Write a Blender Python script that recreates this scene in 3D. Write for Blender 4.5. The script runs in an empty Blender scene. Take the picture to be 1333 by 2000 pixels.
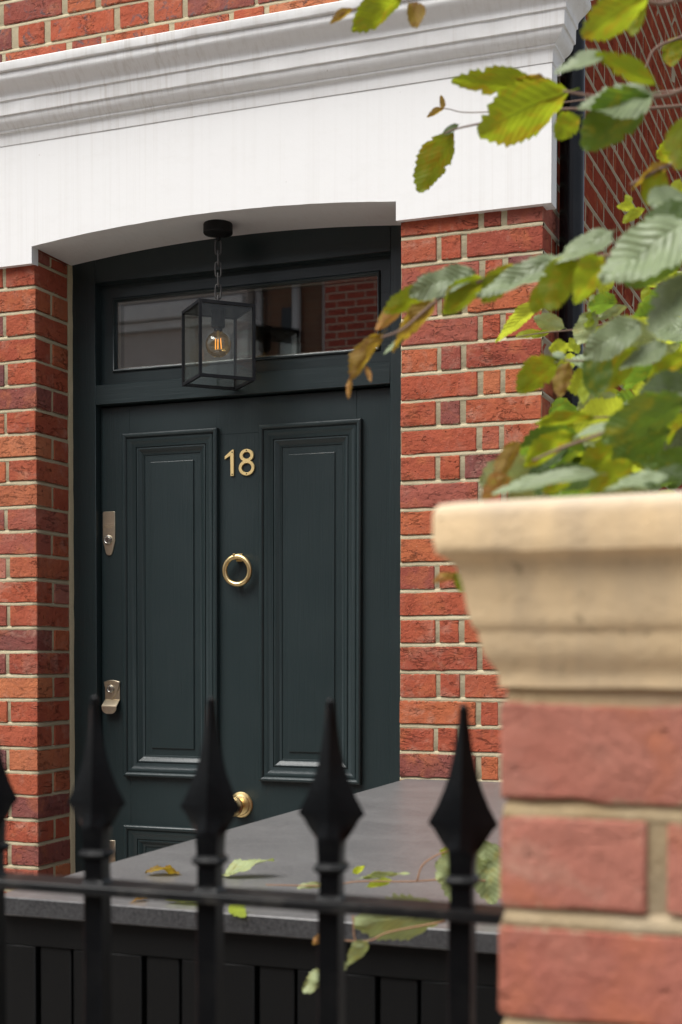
import bpy, bmesh, math, random
from mathutils import Vector, Matrix

random.seed(18)
scene = bpy.context.scene
COL = scene.collection

# ---------------------------------------------------------------- camera
YAW, PITCH, ROLL = 0.37434572, -0.03173736, 0.00145514
CAM_Z = 1.6
fw = Vector((-math.sin(YAW) * math.cos(PITCH), math.cos(YAW) * math.cos(PITCH), math.sin(PITCH)))
rt = Vector((math.cos(YAW), math.sin(YAW), 0))
upv = rt.cross(fw)
c_, s_ = math.cos(ROLL), math.sin(ROLL)
rt2 = c_ * rt + s_ * upv
up2 = -s_ * rt + c_ * upv
cam_data = bpy.data.cameras.new("camera")
cam = bpy.data.objects.new("camera", cam_data)
COL.objects.link(cam)
cam.matrix_world = Matrix(((rt2.x, up2.x, -fw.x, 0), (rt2.y, up2.y, -fw.y, 0), (rt2.z, up2.z, -fw.z, CAM_Z), (0, 0, 0, 1)))
cam_data.sensor_fit = 'VERTICAL'
cam_data.sensor_width = 24
cam_data.sensor_height = 36
cam_data.lens = 50.0
cam_data.shift_y = 0.18741
cam_data.clip_start = 0.05
cam_data.clip_end = 400
cam_data.dof.use_dof = True
cam_data.dof.focus_distance = 4.25
cam_data.dof.aperture_fstop = 6.3
cam_data.dof.aperture_blades = 9
scene.camera = cam

# ---------------------------------------------------------------- sky, sun, exposure (bright overcast day)
SUN_AZ = math.radians(212)      # clockwise from +Y: behind the camera, a little to its left
SUN_EL = math.radians(58)
world = bpy.data.worlds.new("World")
scene.world = world
world.use_nodes = True
wn = world.node_tree
wn.nodes.clear()
sky = wn.nodes.new('ShaderNodeTexSky')
sky.sky_type = 'NISHITA'
sky.sun_disc = False
sky.sun_elevation = SUN_EL
sky.sun_rotation = SUN_AZ
sky.air_density = 1.0
sky.dust_density = 3.0
sky.ozone_density = 1.0
hs = wn.nodes.new('ShaderNodeHueSaturation')
hs.inputs['Saturation'].default_value = 0.42
bg = wn.nodes.new('ShaderNodeBackground')
bg.inputs['Strength'].default_value = 0.085
wo = wn.nodes.new('ShaderNodeOutputWorld')
wn.links.new(sky.outputs[0], hs.inputs['Color'])
wn.links.new(hs.outputs[0], bg.inputs['Color'])
wn.links.new(bg.outputs[0], wo.inputs['Surface'])

sun_data = bpy.data.lights.new("sun", 'SUN')
sun_data.energy = 2.4
sun_data.angle = math.radians(48)
sun_data.color = (1.0, 0.985, 0.955)
sun = bpy.data.objects.new("sun", sun_data)
COL.objects.link(sun)
sd = Vector((math.sin(SUN_AZ) * math.cos(SUN_EL), math.cos(SUN_AZ) * math.cos(SUN_EL), math.sin(SUN_EL)))
sun.rotation_euler = sd.to_track_quat('Z', 'Y').to_euler()
sun.location = (-3, -6, 12)

scene.view_settings.view_transform = 'Standard'
scene.view_settings.look = 'None'
scene.view_settings.gamma = 1.0
scene.view_settings.exposure = 0.80
scene.view_settings.use_curve_mapping = False
scene.render.engine = 'CYCLES'
scene.cycles.max_bounces = 10
scene.cycles.diffuse_bounces = 4
scene.cycles.glossy_bounces = 5
scene.cycles.transmission_bounces = 8
scene.cycles.transparent_max_bounces = 16
scene.cycles.caustics_reflective = False
scene.cycles.caustics_refractive = False
scene.cycles.use_denoising = True


# ---------------------------------------------------------------- material helpers
class NT:
    def __init__(self, name):
        self.m = bpy.data.materials.new(name)
        self.m.use_nodes = True
        self.t = self.m.node_tree
        self.t.nodes.clear()
        self.out = self.t.nodes.new('ShaderNodeOutputMaterial')

    def n(self, typ, ins=None, **props):
        nd = self.t.nodes.new(typ)
        for k, v in props.items():
            setattr(nd, k, v)
        for k, v in (ins or {}).items():
            self.put(nd.inputs[k], v)
        return nd

    def put(self, sock, v):
        if isinstance(v, bpy.types.NodeSocket):
            self.t.links.new(v, sock)
        elif isinstance(v, bpy.types.Node):
            self.t.links.new(v.outputs[0], sock)
        else:
            if sock.type == 'RGBA' and len(v) == 3:
                v = (*v, 1)
            sock.default_value = v

    def coord(self, kind='Object', scale=None, offset_random=False):
        tc = self.n('ShaderNodeTexCoord')
        v = tc.outputs[kind]
        if offset_random:
            oi = self.n('ShaderNodeObjectInfo')
            mu = self.n('ShaderNodeMath', {0: oi.outputs['Random'], 1: 57.0}, operation='MULTIPLY')
            ad = self.n('ShaderNodeVectorMath', {0: v, 1: mu.outputs[0]}, operation='ADD')
            v = ad.outputs[0]
        if scale is not None:
            mp = self.n('ShaderNodeMapping', {'Vector': v, 'Scale': scale})
            v = mp.outputs[0]
        return v

    def noise(self, v, scale, detail=4, rough=0.55, dist=0.0):
        return self.n('ShaderNodeTexNoise', {'Vector': v, 'Scale': scale, 'Detail': detail, 'Roughness': rough, 'Distortion': dist}).outputs['Fac']

    def ramp(self, fac, stops, interp='LINEAR'):
        r = self.n('ShaderNodeValToRGB', {'Fac': fac})
        r.color_ramp.interpolation = interp
        el = r.color_ramp.elements
        while len(el) < len(stops):
            el.new(0.5)
        for e, (p, c) in zip(el, stops):
            e.position = p
            e.color = (c, c, c, 1) if isinstance(c, (int, float)) else (*c, 1)
        return r.outputs[0]

    def mix(self, fac, a, b, mode='MIX'):
        mx = self.n('ShaderNodeMix', data_type='RGBA', blend_type=mode)
        self.put(mx.inputs[0], fac)
        self.put(mx.inputs[6], a)
        self.put(mx.inputs[7], b)
        return mx.outputs[2]

    def math(self, op, a, b=0.0, c=0.0):
        return self.n('ShaderNodeMath', {0: a, 1: b, 2: c}, operation=op).outputs[0]

    def bump(self, h, dist, strength=1.0, normal=None):
        ins = {'Height': h, 'Distance': dist, 'Strength': strength}
        if normal is not None:
            ins['Normal'] = normal
        return self.n('ShaderNodeBump', ins).outputs[0]

    def bsdf(self, color, rough=0.6, normal=None, **kw):
        ins = {'Base Color': color, 'Roughness': rough}
        if normal is not None:
            ins['Normal'] = normal
        ins.update(kw)
        b = self.n('ShaderNodeBsdfPrincipled', ins)
        self.t.links.new(b.outputs[0], self.out.inputs[0])
        return b


def mat_brick(name, ramp_stops, lime=0.35, soot=0.0, crease=1.0, mute=None, spec=0.15, smear=0.75, bmp=1.0):
    k = NT(name)
    v = k.coord('Object', offset_random=True)
    oi = k.n('ShaderNodeObjectInfo')
    base = k.ramp(oi.outputs['Random'], ramp_stops)
    # tone drift within a brick
    n1 = k.noise(v, 9, 3)
    base = k.mix(k.ramp(n1, [(0.35, 0.0), (0.7, 0.75)]), base, k.mix(0.5, base, (0.29, 0.062, 0.04)))
    n1b = k.noise(v, 16, 4, 0.6, 0.5)
    base = k.mix(k.ramp(n1b, [(0.52, 0.0), (0.7, 0.5)]), base, (0.52, 0.165, 0.07))
    # fine sandy grain
    n2 = k.noise(v, 420, 3, 0.7)
    base = k.mix(k.math('MULTIPLY', k.ramp(n2, [(0.3, 0.0), (0.75, 1.0)]), 0.35), base, k.mix(0.45, base, (0.05, 0.015, 0.01)))
    # lime bloom
    n3 = k.noise(v, 13, 6, 0.7, 0.6)
    base = k.mix(k.math('MULTIPLY', k.ramp(n3, [(0.52, 0.0), (0.82, 1.0)]), k.math('ADD', k.math('MULTIPLY', k.math('FRACT', k.math('MULTIPLY', oi.outputs['Random'], 17.3)), lime * 1.4), lime * 0.25)), base, (0.50, 0.31, 0.23))
    n3b = k.noise(v, 150, 2, 0.5)
    base = k.mix(k.ramp(n3b, [(0.74, 0.0), (0.8, 0.6)]), base, (0.55, 0.45, 0.36))
    gz = k.n('ShaderNodeSeparateXYZ', {0: k.coord('Generated')}).outputs['Z']
    ed = k.math('ABSOLUTE', k.math('SUBTRACT', gz, 0.5))
    sm = k.math('ADD', k.math('MULTIPLY', ed, 1.0), k.math('MULTIPLY', k.noise(v, 95, 4, 0.7), 0.36))
    base = k.mix(k.ramp(sm, [(0.645, 0.0), (0.69, smear)]), base, (0.42, 0.34, 0.22))
    if soot > 0:
        n4 = k.noise(v, 30, 5, 0.7, 0.8)
        base = k.mix(k.math('MULTIPLY', k.ramp(n4, [(0.55, 0.0), (0.64, 1.0)]), soot), base, (0.13, 0.10, 0.105))
    # creases of hand-made bricks: thin ridged noise lines
    vs = k.n('ShaderNodeMapping', {'Vector': v, 'Scale': (11, 11, 34), 'Rotation': (0, 0.3, 0)}).outputs[0]
    nz = k.noise(vs, 1.0, 5, 0.62, 0.7)
    rid = k.math('ABSOLUTE', k.math('SUBTRACT', nz, 0.5))
    cr = k.ramp(rid, [(0.0, 1.0), (0.016, 0.0)])
    msk = k.ramp(k.noise(v, 12, 2), [(0.47, 0.0), (0.6, 1.0)])
    cr = k.math('MULTIPLY', cr, msk)
    pit = k.ramp(k.noise(v, 75, 2, 0.5), [(0.66, 0.0), (0.74, 1.0)])
    dark = k.math('MULTIPLY', k.math('MAXIMUM', k.math('MULTIPLY', cr, 0.22), k.math('MULTIPLY', pit, 0.4)), crease)
    base = k.mix(dark, base, k.mix(0.7, base, (0.03, 0.012, 0.008)))
    if mute:
        base = k.mix(mute[0], base, mute[1])
    h = k.math('SUBTRACT', k.math('MULTIPLY', n1, 1.2), k.math('MULTIPLY', cr, 1.1 * crease))
    h = k.math('SUBTRACT', h, k.math('MULTIPLY', pit, 0.55))
    h = k.math('ADD', h, k.math('MULTIPLY', k.noise(v, 60, 5, 0.7), 1.3))
    h = k.math('ADD', h, k.math('MULTIPLY', n2, 0.22))
    k.bsdf(base, 0.92, k.bump(h, 0.0046 * bmp, 0.95), **{'Specular IOR Level': spec})
    return k.m


RED = [(0.0, (0.166, 0.072, 0.072)), (0.07, (0.260, 0.088, 0.072)), (0.16, (0.354, 0.086, 0.054)), (0.3, (0.458, 0.110, 0.055)), (0.45, (0.406, 0.095, 0.053)), (0.6, (0.520, 0.154, 0.066)), (0.72, (0.437, 0.108, 0.060)), (0.86, (0.572, 0.204, 0.090)), (0.95, (0.374, 0.110, 0.078)), (1.0, (0.520, 0.242, 0.186))]
M_BRICK = mat_brick("house_brick", RED, lime=0.5, soot=0.12)
M_BRICK_TOP = mat_brick("house_brick_sooty", RED, lime=0.3, soot=0.8)
M_BRICK_SIDE = mat_brick("shaded_side_brick", [(0.0, (0.20, 0.045, 0.028)), (0.5, (0.29, 0.06, 0.033)), (1.0, (0.24, 0.05, 0.03))], lime=0.1, spec=0.0, smear=0.15)  # darker than the front brick: the side wall's shade is in the colour
M_BRICK_PIER = mat_brick("pier_brick", [(0.0, (0.45, 0.17, 0.12)), (0.5, (0.48, 0.20, 0.145)), (1.0, (0.43, 0.155, 0.11))], lime=0.95, soot=0.12, crease=0.3, mute=(0.08, (0.48, 0.24, 0.19)), bmp=0.75)


def mat_mortar(name, col, col2):
    k = NT(name)
    v = k.coord('Object')
    n1 = k.noise(v, 5, 4)
    n2 = k.noise(v, 300, 3, 0.7)
    c = k.mix(k.ramp(n1, [(0.35, 0.0), (0.7, 1.0)]), col, col2)
    c = k.mix(k.math('MULTIPLY', k.ramp(n2, [(0.35, 0.0), (0.7, 1.0)]), 0.3), c, k.mix(0.5, c, (0.14, 0.11, 0.07)))
    h = k.math('ADD', k.math('MULTIPLY', k.noise(v, 70, 4, 0.6), 1.0), k.math('MULTIPLY', n2, 0.4))
    k.bsdf(c, 0.92, k.bump(h, 0.003, 0.8), **{'Specular IOR Level': 0.15})
    return k.m


M_MORTAR = mat_mortar("lime_mortar", (0.56, 0.49, 0.33), (0.48, 0.41, 0.265))
M_MORTAR_SIDE = mat_mortar("shaded_side_mortar", (0.45, 0.385, 0.28), (0.34, 0.285, 0.205))  # darker copy of the front mortar, shade of the side wall included
M_MORTAR_PIER = mat_mortar("pier_mortar", (0.50, 0.36, 0.185), (0.50, 0.42, 0.30))


def mat_stucco(name, streak):
    k = NT(name)
    v = k.coord('Object')
    c = (0.82, 0.815, 0.80)
    spk = k.ramp(k.noise(v, 55, 2, 0.5), [(0.765, 0.0), (0.785, 0.45)])
    c = k.mix(spk, c, (0.42, 0.38, 0.32))
    vs = k.n('ShaderNodeMapping', {'Vector': v, 'Scale': (75, 22, 0.7)}).outputs[0]
    st = k.ramp(k.noise(vs, 1.0, 3, 0.7), [(0.48, 0.0), (0.72, 1.0)])
    ms = k.ramp(k.noise(v, 2.6, 3), [(0.35, 0.15), (0.68, 1.0)])
    c = k.mix(k.math('MULTIPLY', k.math('MULTIPLY', st, ms), streak), c, (0.43, 0.375, 0.30))
    vg = k.n('ShaderNodeMapping', {'Vector': v, 'Scale': (14, 14, 30)}).outputs[0]
    c = k.mix(k.math('MULTIPLY', k.ramp(k.noise(vg, 1.0, 5, 0.7), [(0.52, 0.0), (0.8, 1.0)]), streak * 0.6), c, (0.55, 0.52, 0.46))
    h = k.math('ADD', k.math('MULTIPLY', k.noise(v, 14, 3), 1.4), k.math('MULTIPLY', k.noise(v, 120, 3, 0.6), 0.35))
    k.bsdf(c, 0.55, k.bump(h, 0.0014, 0.4), **{'Specular IOR Level': 0.3})
    return k.m


M_WHITE = mat_stucco("white_stucco_paint", 0.16)
M_CORNICE = mat_stucco("weathered_white_paint", 0.42)


def mat_paint(name, col, rough=0.32, grain=(60, 60, 2.0), amt=0.0017, dust=0.0, spec=0.5):
    k = NT(name)
    v = k.coord('Object')
    vs = k.n('ShaderNodeMapping', {'Vector': v, 'Scale': grain}).outputs[0]
    g = k.noise(vs, 3.0, 4, 0.6)
    f = k.noise(v, 260, 2, 0.5)
    h = k.math('ADD', g, k.math('MULTIPLY', f, 0.25))
    c = k.mix(k.math('MULTIPLY', g, 0.3), col, tuple(x * 1.25 for x in col))
    if dust > 0:
        c = k.mix(k.math('MULTIPLY', k.ramp(k.noise(v, 18, 5, 0.7), [(0.5, 0.0), (0.75, 1.0)]), dust), c, (0.25, 0.23, 0.2))
    r = k.math('ADD', k.math('MULTIPLY', k.noise(v, 8, 3), 0.14), rough - 0.07)
    k.bsdf(c, r, k.bump(h, amt, 0.6), **{'Specular IOR Level': spec})
    return k.m


GREEN = (0.0155, 0.0262, 0.0275)
M_DOOR = mat_paint("dark_green_door_paint", GREEN)
M_DOOR_H = mat_paint("dark_green_rail_paint", GREEN, grain=(2.0, 60, 60), amt=0.0007)
M_IRON = mat_paint("black_railing_paint", (0.0026, 0.003, 0.0036), 0.33, (22, 22, 22), 0.0012, dust=0.02, spec=0.16)
M_IRON_TOP = mat_paint("worn_rail_paint", (0.0045, 0.005, 0.0055), 0.42, (9, 9, 9), 0.0006, dust=0.18, spec=0.3)
M_PIPE = mat_paint("black_downpipe_paint", (0.004, 0.0045, 0.006), 0.24, (20, 20, 1), 0.0006, dust=0.03, spec=0.35)
M_BIN = mat_paint("charcoal_bin_store_paint", (0.0042, 0.0044, 0.0045), 0.5, (40, 40, 2), 0.0008, spec=0.2)
M_BLACK = mat_paint("matt_black_metal", (0.006, 0.0058, 0.0058), 0.5, (30, 30, 30), 0.0005, spec=0.25)
M_LANTERN = mat_paint("dark_bronze_lantern", (0.012, 0.013, 0.015), 0.5, (60, 60, 60), 0.0006, dust=0.08, spec=0.15)
M_CHAIN = mat_paint("grey_iron_chain", (0.05, 0.047, 0.044), 0.5, (60, 60, 60), 0.0006, dust=0.2)


def mat_metal(name, col, rough, brushed=None):
    k = NT(name)
    v = k.coord('Object')
    n = k.noise(v, 40, 4, 0.6)
    c = k.mix(k.ramp(n, [(0.4, 0.0), (0.75, 0.6)]), col, tuple(x * 0.6 for x in col))
    vs = k.n('ShaderNodeMapping', {'Vector': v, 'Scale': brushed or (200, 200, 200)}).outputs[0]
    h = k.noise(vs, 2.0, 2)
    r = k.math('ADD', k.math('MULTIPLY', n, 0.15), rough - 0.06)
    k.bsdf(c, r, k.bump(h, 0.0003, 0.5), Metallic=1.0)
    return k.m


M_BRASS = mat_metal("aged_brass", (0.90, 0.68, 0.33), 0.30)
M_BRASS_NUM = mat_metal("satin_brass", (1.0, 0.76, 0.36), 0.44, (200, 200, 20))
M_NICKEL = mat_metal("satin_nickel_brass", (0.74, 0.64, 0.47), 0.36, (400, 400, 15))
M_STEEL = mat_metal("steel_cylinder", (0.6, 0.58, 0.52), 0.28)


def mat_slab(name="grey_stone_slab", lo=(0.085, 0.084, 0.084), hi=(0.195, 0.191, 0.187), rough=0.36):
    k = NT(name)
    v = k.coord('Object')
    n = k.noise(v, 170, 4, 0.75)
    n2 = k.noise(v, 5, 5, 0.6)
    vs = k.n('ShaderNodeMapping', {'Vector': v, 'Scale': (4, 30, 4), 'Rotation': (0, 0, 0.5)}).outputs[0]
    n3 = k.noise(vs, 2.0, 4, 0.6)
    c = k.mix(k.ramp(n, [(0.35, 0.0), (0.72, 1.0)]), lo, hi)
    c = k.mix(k.ramp(n2, [(0.4, 0.0), (0.7, 0.5)]), c, tuple(x * 0.93 for x in hi))
    c = k.mix(k.ramp(n3, [(0.6, 0.0), (0.75, 0.35)]), c, tuple(x * 0.7 for x in hi))
    n4 = k.noise(v, 11, 6, 0.7, 0.8)
    c = k.mix(k.ramp(n4, [(0.52, 0.0), (0.58, 0.22), (0.66, 0.08), (0.8, 0.3)]), c, tuple(min(1, x * 1.25) for x in hi))
    n5 = k.ramp(k.noise(v, 130, 2, 0.5), [(0.72, 0.0), (0.76, 0.5)])
    c = k.mix(n5, c, (0.10, 0.08, 0.055))
    h = k.math('ADD', k.noise(v, 90, 4, 0.6), k.math('MULTIPLY', n, 0.4))
    k.bsdf(c, rough, k.bump(h, 0.0008, 0.45), **{'IOR': 1.6})
    return k.m


M_SLAB = mat_slab()
M_SLAB_EDGE = mat_slab("dark_slab_edge", (0.018, 0.018, 0.019), (0.075, 0.075, 0.077), 0.25)


def mat_stone():
    k = NT("sandstone_coping")
    v = k.coord('Object')
    n = k.noise(v, 9, 5, 0.65)
    n2 = k.noise(v, 260, 3, 0.7)
    vs = k.n('ShaderNodeMapping', {'Vector': v, 'Scale': (24, 24, 5)}).outputs[0]
    n3 = k.noise(vs, 1.0, 4, 0.6)
    c = k.mix(k.ramp(n, [(0.3, 0.0), (0.7, 1.0)]), (0.80, 0.60, 0.36), (0.76, 0.55, 0.31))
    c = k.mix(k.ramp(n3, [(0.48, 0.0), (0.78, 0.8)]), c, (0.47, 0.36, 0.24))
    c = k.mix(k.math('MULTIPLY', n2, 0.3), c, (0.62, 0.5, 0.34))
    vr = k.n('ShaderNodeMapping', {'Vector': v, 'Scale': (16, 16, 1.6)}).outputs[0]
    run = k.ramp(k.noise(vr, 1.0, 5, 0.7), [(0.56, 0.0), (0.72, 0.7)])
    c = k.mix(run, c, (0.34, 0.265, 0.18))
    pit = k.ramp(k.noise(v, 120, 2, 0.5), [(0.66, 0.0), (0.73, 0.6)])
    c = k.mix(pit, c, (0.3, 0.22, 0.13))
    sx = k.n('ShaderNodeSeparateXYZ', {0: v})
    top = k.ramp(sx.outputs['Z'], [(0.112, 0.0), (0.128, 1.0)])
    c = k.mix(k.math('MULTIPLY', top, 0.7), c, (0.60, 0.535, 0.46))
    c = k.mix(k.math('MULTIPLY', run, k.math('MULTIPLY', top, 0.35)), c, (0.28, 0.25, 0.21))
    h = k.math('ADD', k.noise(v, 60, 4, 0.6), k.math('MULTIPLY', n2, 0.5))
    k.bsdf(c, 0.9, k.bump(h, 0.003, 0.6), **{'Specular IOR Level': 0.2})
    return k.m


M_STONE = mat_stone()


def mat_glass(name, tint=(1, 1, 1), dust=0.0, ior=1.5, rough=0.0):
    k = NT(name)
    gm = k.n('ShaderNodeNewGeometry')
    # the node inverts its index inside the glass; feed it the inverse there, as the pane is not refracting
    io = k.n('ShaderNodeMapRange', {'Value': gm.outputs['Backfacing'], 'To Min': ior, 'To Max': 1 / ior}).outputs[0]
    fr = k.n('ShaderNodeFresnel', {'IOR': io})
    tr = k.n('ShaderNodeBsdfTransparent', {'Color': tint})
    gl = k.n('ShaderNodeBsdfGlossy', {'Color': (1, 1, 1), 'Roughness': rough})
    mx = k.n('ShaderNodeMixShader', {0: fr.outputs[0], 1: tr.outputs[0], 2: gl.outputs[0]})
    last = mx
    if dust > 0:
        v = k.coord('Object')
        vs = k.n('ShaderNodeMapping', {'Vector': v, 'Scale': (60, 60, 9)}).outputs[0]
        d1 = k.ramp(k.noise(vs, 1.0, 4, 0.7), [(0.35, 0.15), (0.7, 0.8)])
        d2 = k.ramp(k.noise(v, 190, 3, 0.6), [(0.66, 0.0), (0.72, 1.0)])
        fac = k.math('MULTIPLY', k.math('ADD', d1, k.math('MULTIPLY', d2, 1.6)), dust)
        df = k.n('ShaderNodeBsdfDiffuse', {'Color': (0.5, 0.49, 0.45)})
        last = k.n('ShaderNodeMixShader', {0: fac, 1: mx.outputs[0], 2: df.outputs[0]})
    k.t.links.new(last.outputs[0], k.out.inputs[0])
    return k.m


M_PANE = mat_glass("fanlight_glass", (0.97, 0.98, 0.97), 0.0, 2.05)
M_LGLASS = mat_glass("dusty_lantern_glass", (0.97, 0.98, 0.96), 0.034, 1.33)
M_BULB = mat_glass("amber_bulb_glass", (0.93, 0.74, 0.42), 0.0, 1.9)


def mat_plain(name, col, rough=0.7, amt=0.15, scale=20, bump=0.0):
    k = NT(name)
    v = k.coord('Object')
    n = k.noise(v, scale, 5, 0.65)
    c = k.mix(k.math('MULTIPLY', k.ramp(n, [(0.3, 0.0), (0.75, 1.0)]), amt * 2), col, tuple(x * 0.6 for x in col))
    nm = k.bump(n, bump, 0.7) if bump else None
    k.bsdf(c, rough, nm)
    return k.m


M_FILAMENT = mat_plain("orange_filament", (0.9, 0.30, 0.03), 0.5)
fb = M_FILAMENT.node_tree.nodes
for nd in fb:
    if nd.type == 'BSDF_PRINCIPLED':
        nd.inputs['Emission Color'].default_value = (1.0, 0.50, 0.11, 1)
        nd.inputs['Emission Strength'].default_value = 0.9
M_HALL = mat_plain("hallway_plaster", (0.22, 0.2, 0.18), 0.8)
M_CREAM = mat_plain("cream_paint_strip", (0.22, 0.21, 0.175), 0.6)
M_CONCRETE = mat_plain("paving_stone", (0.31, 0.295, 0.27), 0.85, 0.25, 8, 0.002)
M_ASPHALT = mat_plain("asphalt", (0.055, 0.055, 0.057), 0.9, 0.3, 60, 0.003)
M_TWIG = mat_plain("brown_twig_bark", (0.23, 0.145, 0.105), 0.75, 0.3, 150, 0.001)
M_STEM_RED = mat_plain("reddish_stem", (0.33, 0.17, 0.085), 0.6, 0.25, 120)
M_RENDER = mat_plain("pale_house_render", (0.58, 0.52, 0.48), 0.85, 0.2, 4)
M_TRIM = mat_plain("pale_house_trim", (0.72, 0.7, 0.68), 0.7, 0.15, 6)
M_DARKWIN = mat_plain("dark_window_glass", (0.02, 0.022, 0.024), 0.08, 0.1)
M_ROOF = mat_plain("slate_roof", (0.08, 0.08, 0.09), 0.7, 0.3, 30)


def mat_far_brick(name, c1, c2, mortar):
    k = NT(name)
    v = k.coord('Object')
    mp = k.n('ShaderNodeMapping', {'Vector': v, 'Rotation': (math.radians(90), 0, 0)})
    b = k.n('ShaderNodeTexBrick', {'Vector': mp.outputs[0], 'Color1': c1, 'Color2': c2, 'Mortar': mortar, 'Scale': 1.0, 'Mortar Size': 0.011, 'Brick Width': 0.26, 'Row Height': 0.098})
    c = k.mix(k.math('MULTIPLY', k.noise(v, 7, 4), 0.5), b.outputs['Color'], tuple(x * 0.7 for x in c1))
    k.bsdf(c, 0.9)
    return k.m


M_FAR_RED = mat_far_brick("far_red_brick", (0.44, 0.085, 0.05), (0.34, 0.06, 0.04), (0.5, 0.42, 0.32))
M_FAR_BROWN = mat_far_brick("far_brown_brick", (0.24, 0.125, 0.075), (0.2, 0.105, 0.07), (0.22, 0.16, 0.11))


def mat_leaf(name, top, trans, rough=0.42, gloss=0.5, mottle=None, tw=0.45, ribs=0.2):
    k = NT(name)
    v = k.coord('Object')
    sp = k.n('ShaderNodeSeparateXYZ', {0: v})
    ay = k.math('ABSOLUTE', sp.outputs['Y'])
    # side veins run forward from the midrib
    ph = k.math('MULTIPLY', k.math('SUBTRACT', sp.outputs['X'], k.math('MULTIPLY', ay, 0.6)), 10.0)
    fr = k.math('ABSOLUTE', k.math('SUBTRACT', k.math('FRACT', ph), 0.5))
    vein = k.ramp(fr, [(0.0, 1.0), (0.10, 0.0)])
    mid = k.ramp(ay, [(0.012, 1.0), (0.03, 0.0)])
    vv = k.math('MAXIMUM', k.math('MULTIPLY', vein, 0.65), mid)
    oi = k.n('ShaderNodeObjectInfo')
    tc2 = k.coord('Object', offset_random=True)
    n = k.noise(tc2, 5, 4, 0.6)
    c = k.mix(k.ramp(n, [(0.35, 0.0), (0.75, 0.8)]), top, tuple(x * 0.62 for x in top))
    c = k.mix(k.math('MULTIPLY', oi.outputs['Random'], 0.45), c, tuple(min(1, x * 1.5) for x in top))
    t = k.mix(k.ramp(n, [(0.35, 0.0), (0.75, 0.8)]), trans, tuple(x * 0.7 for x in trans))
    if mottle:
        n2 = k.ramp(k.noise(tc2, 3.2, 5, 0.65, 0.4), [(0.5, 0.0), (0.66, 0.9)])
        c = k.mix(n2, c, mottle)
        t = k.mix(n2, t, mottle)
    c = k.mix(k.math('MULTIPLY', vv, ribs), c, tuple(min(1, x * 1.7 + 0.02) for x in top))
    h = k.math('SUBTRACT', k.math('MULTIPLY', fr, 2.0), k.math('MULTIPLY', mid, 0.6))
    nm = k.bump(h, 0.035, ribs)
    pb = k.n('ShaderNodeBsdfPrincipled', {'Base Color': c, 'Roughness': rough, 'Normal': nm, 'Specular IOR Level': gloss})
    tl = k.n('ShaderNodeBsdfTranslucent', {'Color': t, 'Normal': nm})
    mx = k.n('ShaderNodeMixShader', {0: tw, 1: pb.outputs[0], 2: tl.outputs[0]})
    k.t.links.new(mx.outputs[0], k.out.inputs[0])
    return k.m


LEAF_MATS = {
    'G': mat_leaf("leaf_sage_green", (0.225, 0.28, 0.15), (0.18, 0.23, 0.03), 0.42, 0.6, None, 0.25, 0.26),
    'D': mat_leaf("leaf_deep_green", (0.045, 0.085, 0.014), (0.16, 0.22, 0.015), 0.45, 0.4, None, 0.5),
    'Y': mat_leaf("leaf_lime_green", (0.16, 0.205, 0.022), (0.46, 0.57, 0.025), 0.5, 0.25, (0.46, 0.33, 0.02), 0.68, 0.1),
    'M': mat_leaf("leaf_mid_green", (0.09, 0.15, 0.03), (0.24, 0.40, 0.03), 0.45, 0.35, (0.30, 0.30, 0.02), 0.55, 0.15),
    'L': mat_leaf("leaf_bright_lime", (0.34, 0.42, 0.05), (0.72, 0.80, 0.06), 0.5, 0.25, None, 0.6),
    'P': mat_leaf("leaf_pale_green", (0.38, 0.44, 0.22), (0.40, 0.46, 0.12), 0.5, 0.4, (0.42, 0.40, 0.12), 0.4, 0.12),
    'B': mat_leaf("leaf_turning_brown", (0.30, 0.20, 0.06), (0.58, 0.40, 0.03), 0.6, 0.2, (0.24, 0.11, 0.04), 0.5),
    'O': mat_leaf("leaf_orange_brown", (0.50, 0.27, 0.10), (0.62, 0.32, 0.06), 0.6, 0.2, (0.45, 0.38, 0.06), 0.45),
}


# ---------------------------------------------------------------- object helpers
def link(name, mesh, mat=None, parent=None, smooth=False):
    o = bpy.data.objects.new(name, mesh)
    COL.objects.link(o)
    if mat is not None and len(mesh.materials) == 0:
        mesh.materials.append(mat)
    if parent is not None:
        o.parent = parent
    if smooth:
        for p in mesh.polygons:
            p.use_smooth = True
    return o


def bm_link(name, bm, mat, parent=None, smooth=False, auto=None):
    bmesh.ops.recalc_face_normals(bm, faces=bm.faces[:])
    me = bpy.data.meshes.new(name)
    bm.to_mesh(me)
    bm.free()
    o = link(name, me, mat, parent, smooth or auto is not None)
    if auto is not None:
        me.set_sharp_from_angle(angle=math.radians(auto))
    return o


def thing(name, label, cat, loc=(0, 0, 0), group=None):
    o = bpy.data.objects.new(name, None)
    o.empty_display_size = 0.1
    COL.objects.link(o)
    o.location = loc
    o['label'] = label
    o['category'] = cat
    if group:
        o['group'] = group
    return o


def empty_part(name, parent):
    o = bpy.data.objects.new(name, None)
    COL.objects.link(o)
    o.parent = parent
    return o


def add_box(bm, x0, x1, y0, y1, z0, z1, bevel=0.0, seg=1):
    r = bmesh.ops.create_cube(bm, size=1.0)
    vs = r['verts']
    for v in vs:
        v.co = Vector((x0 + (v.co.x + .5) * (x1 - x0), y0 + (v.co.y + .5) * (y1 - y0), z0 + (v.co.z + .5) * (z1 - z0)))
    if bevel > 0:
        es = list({e for v in vs for e in v.link_edges})
        bmesh.ops.bevel(bm, geom=es, offset=bevel, segments=seg, profile=0.5, affect='EDGES')


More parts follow.
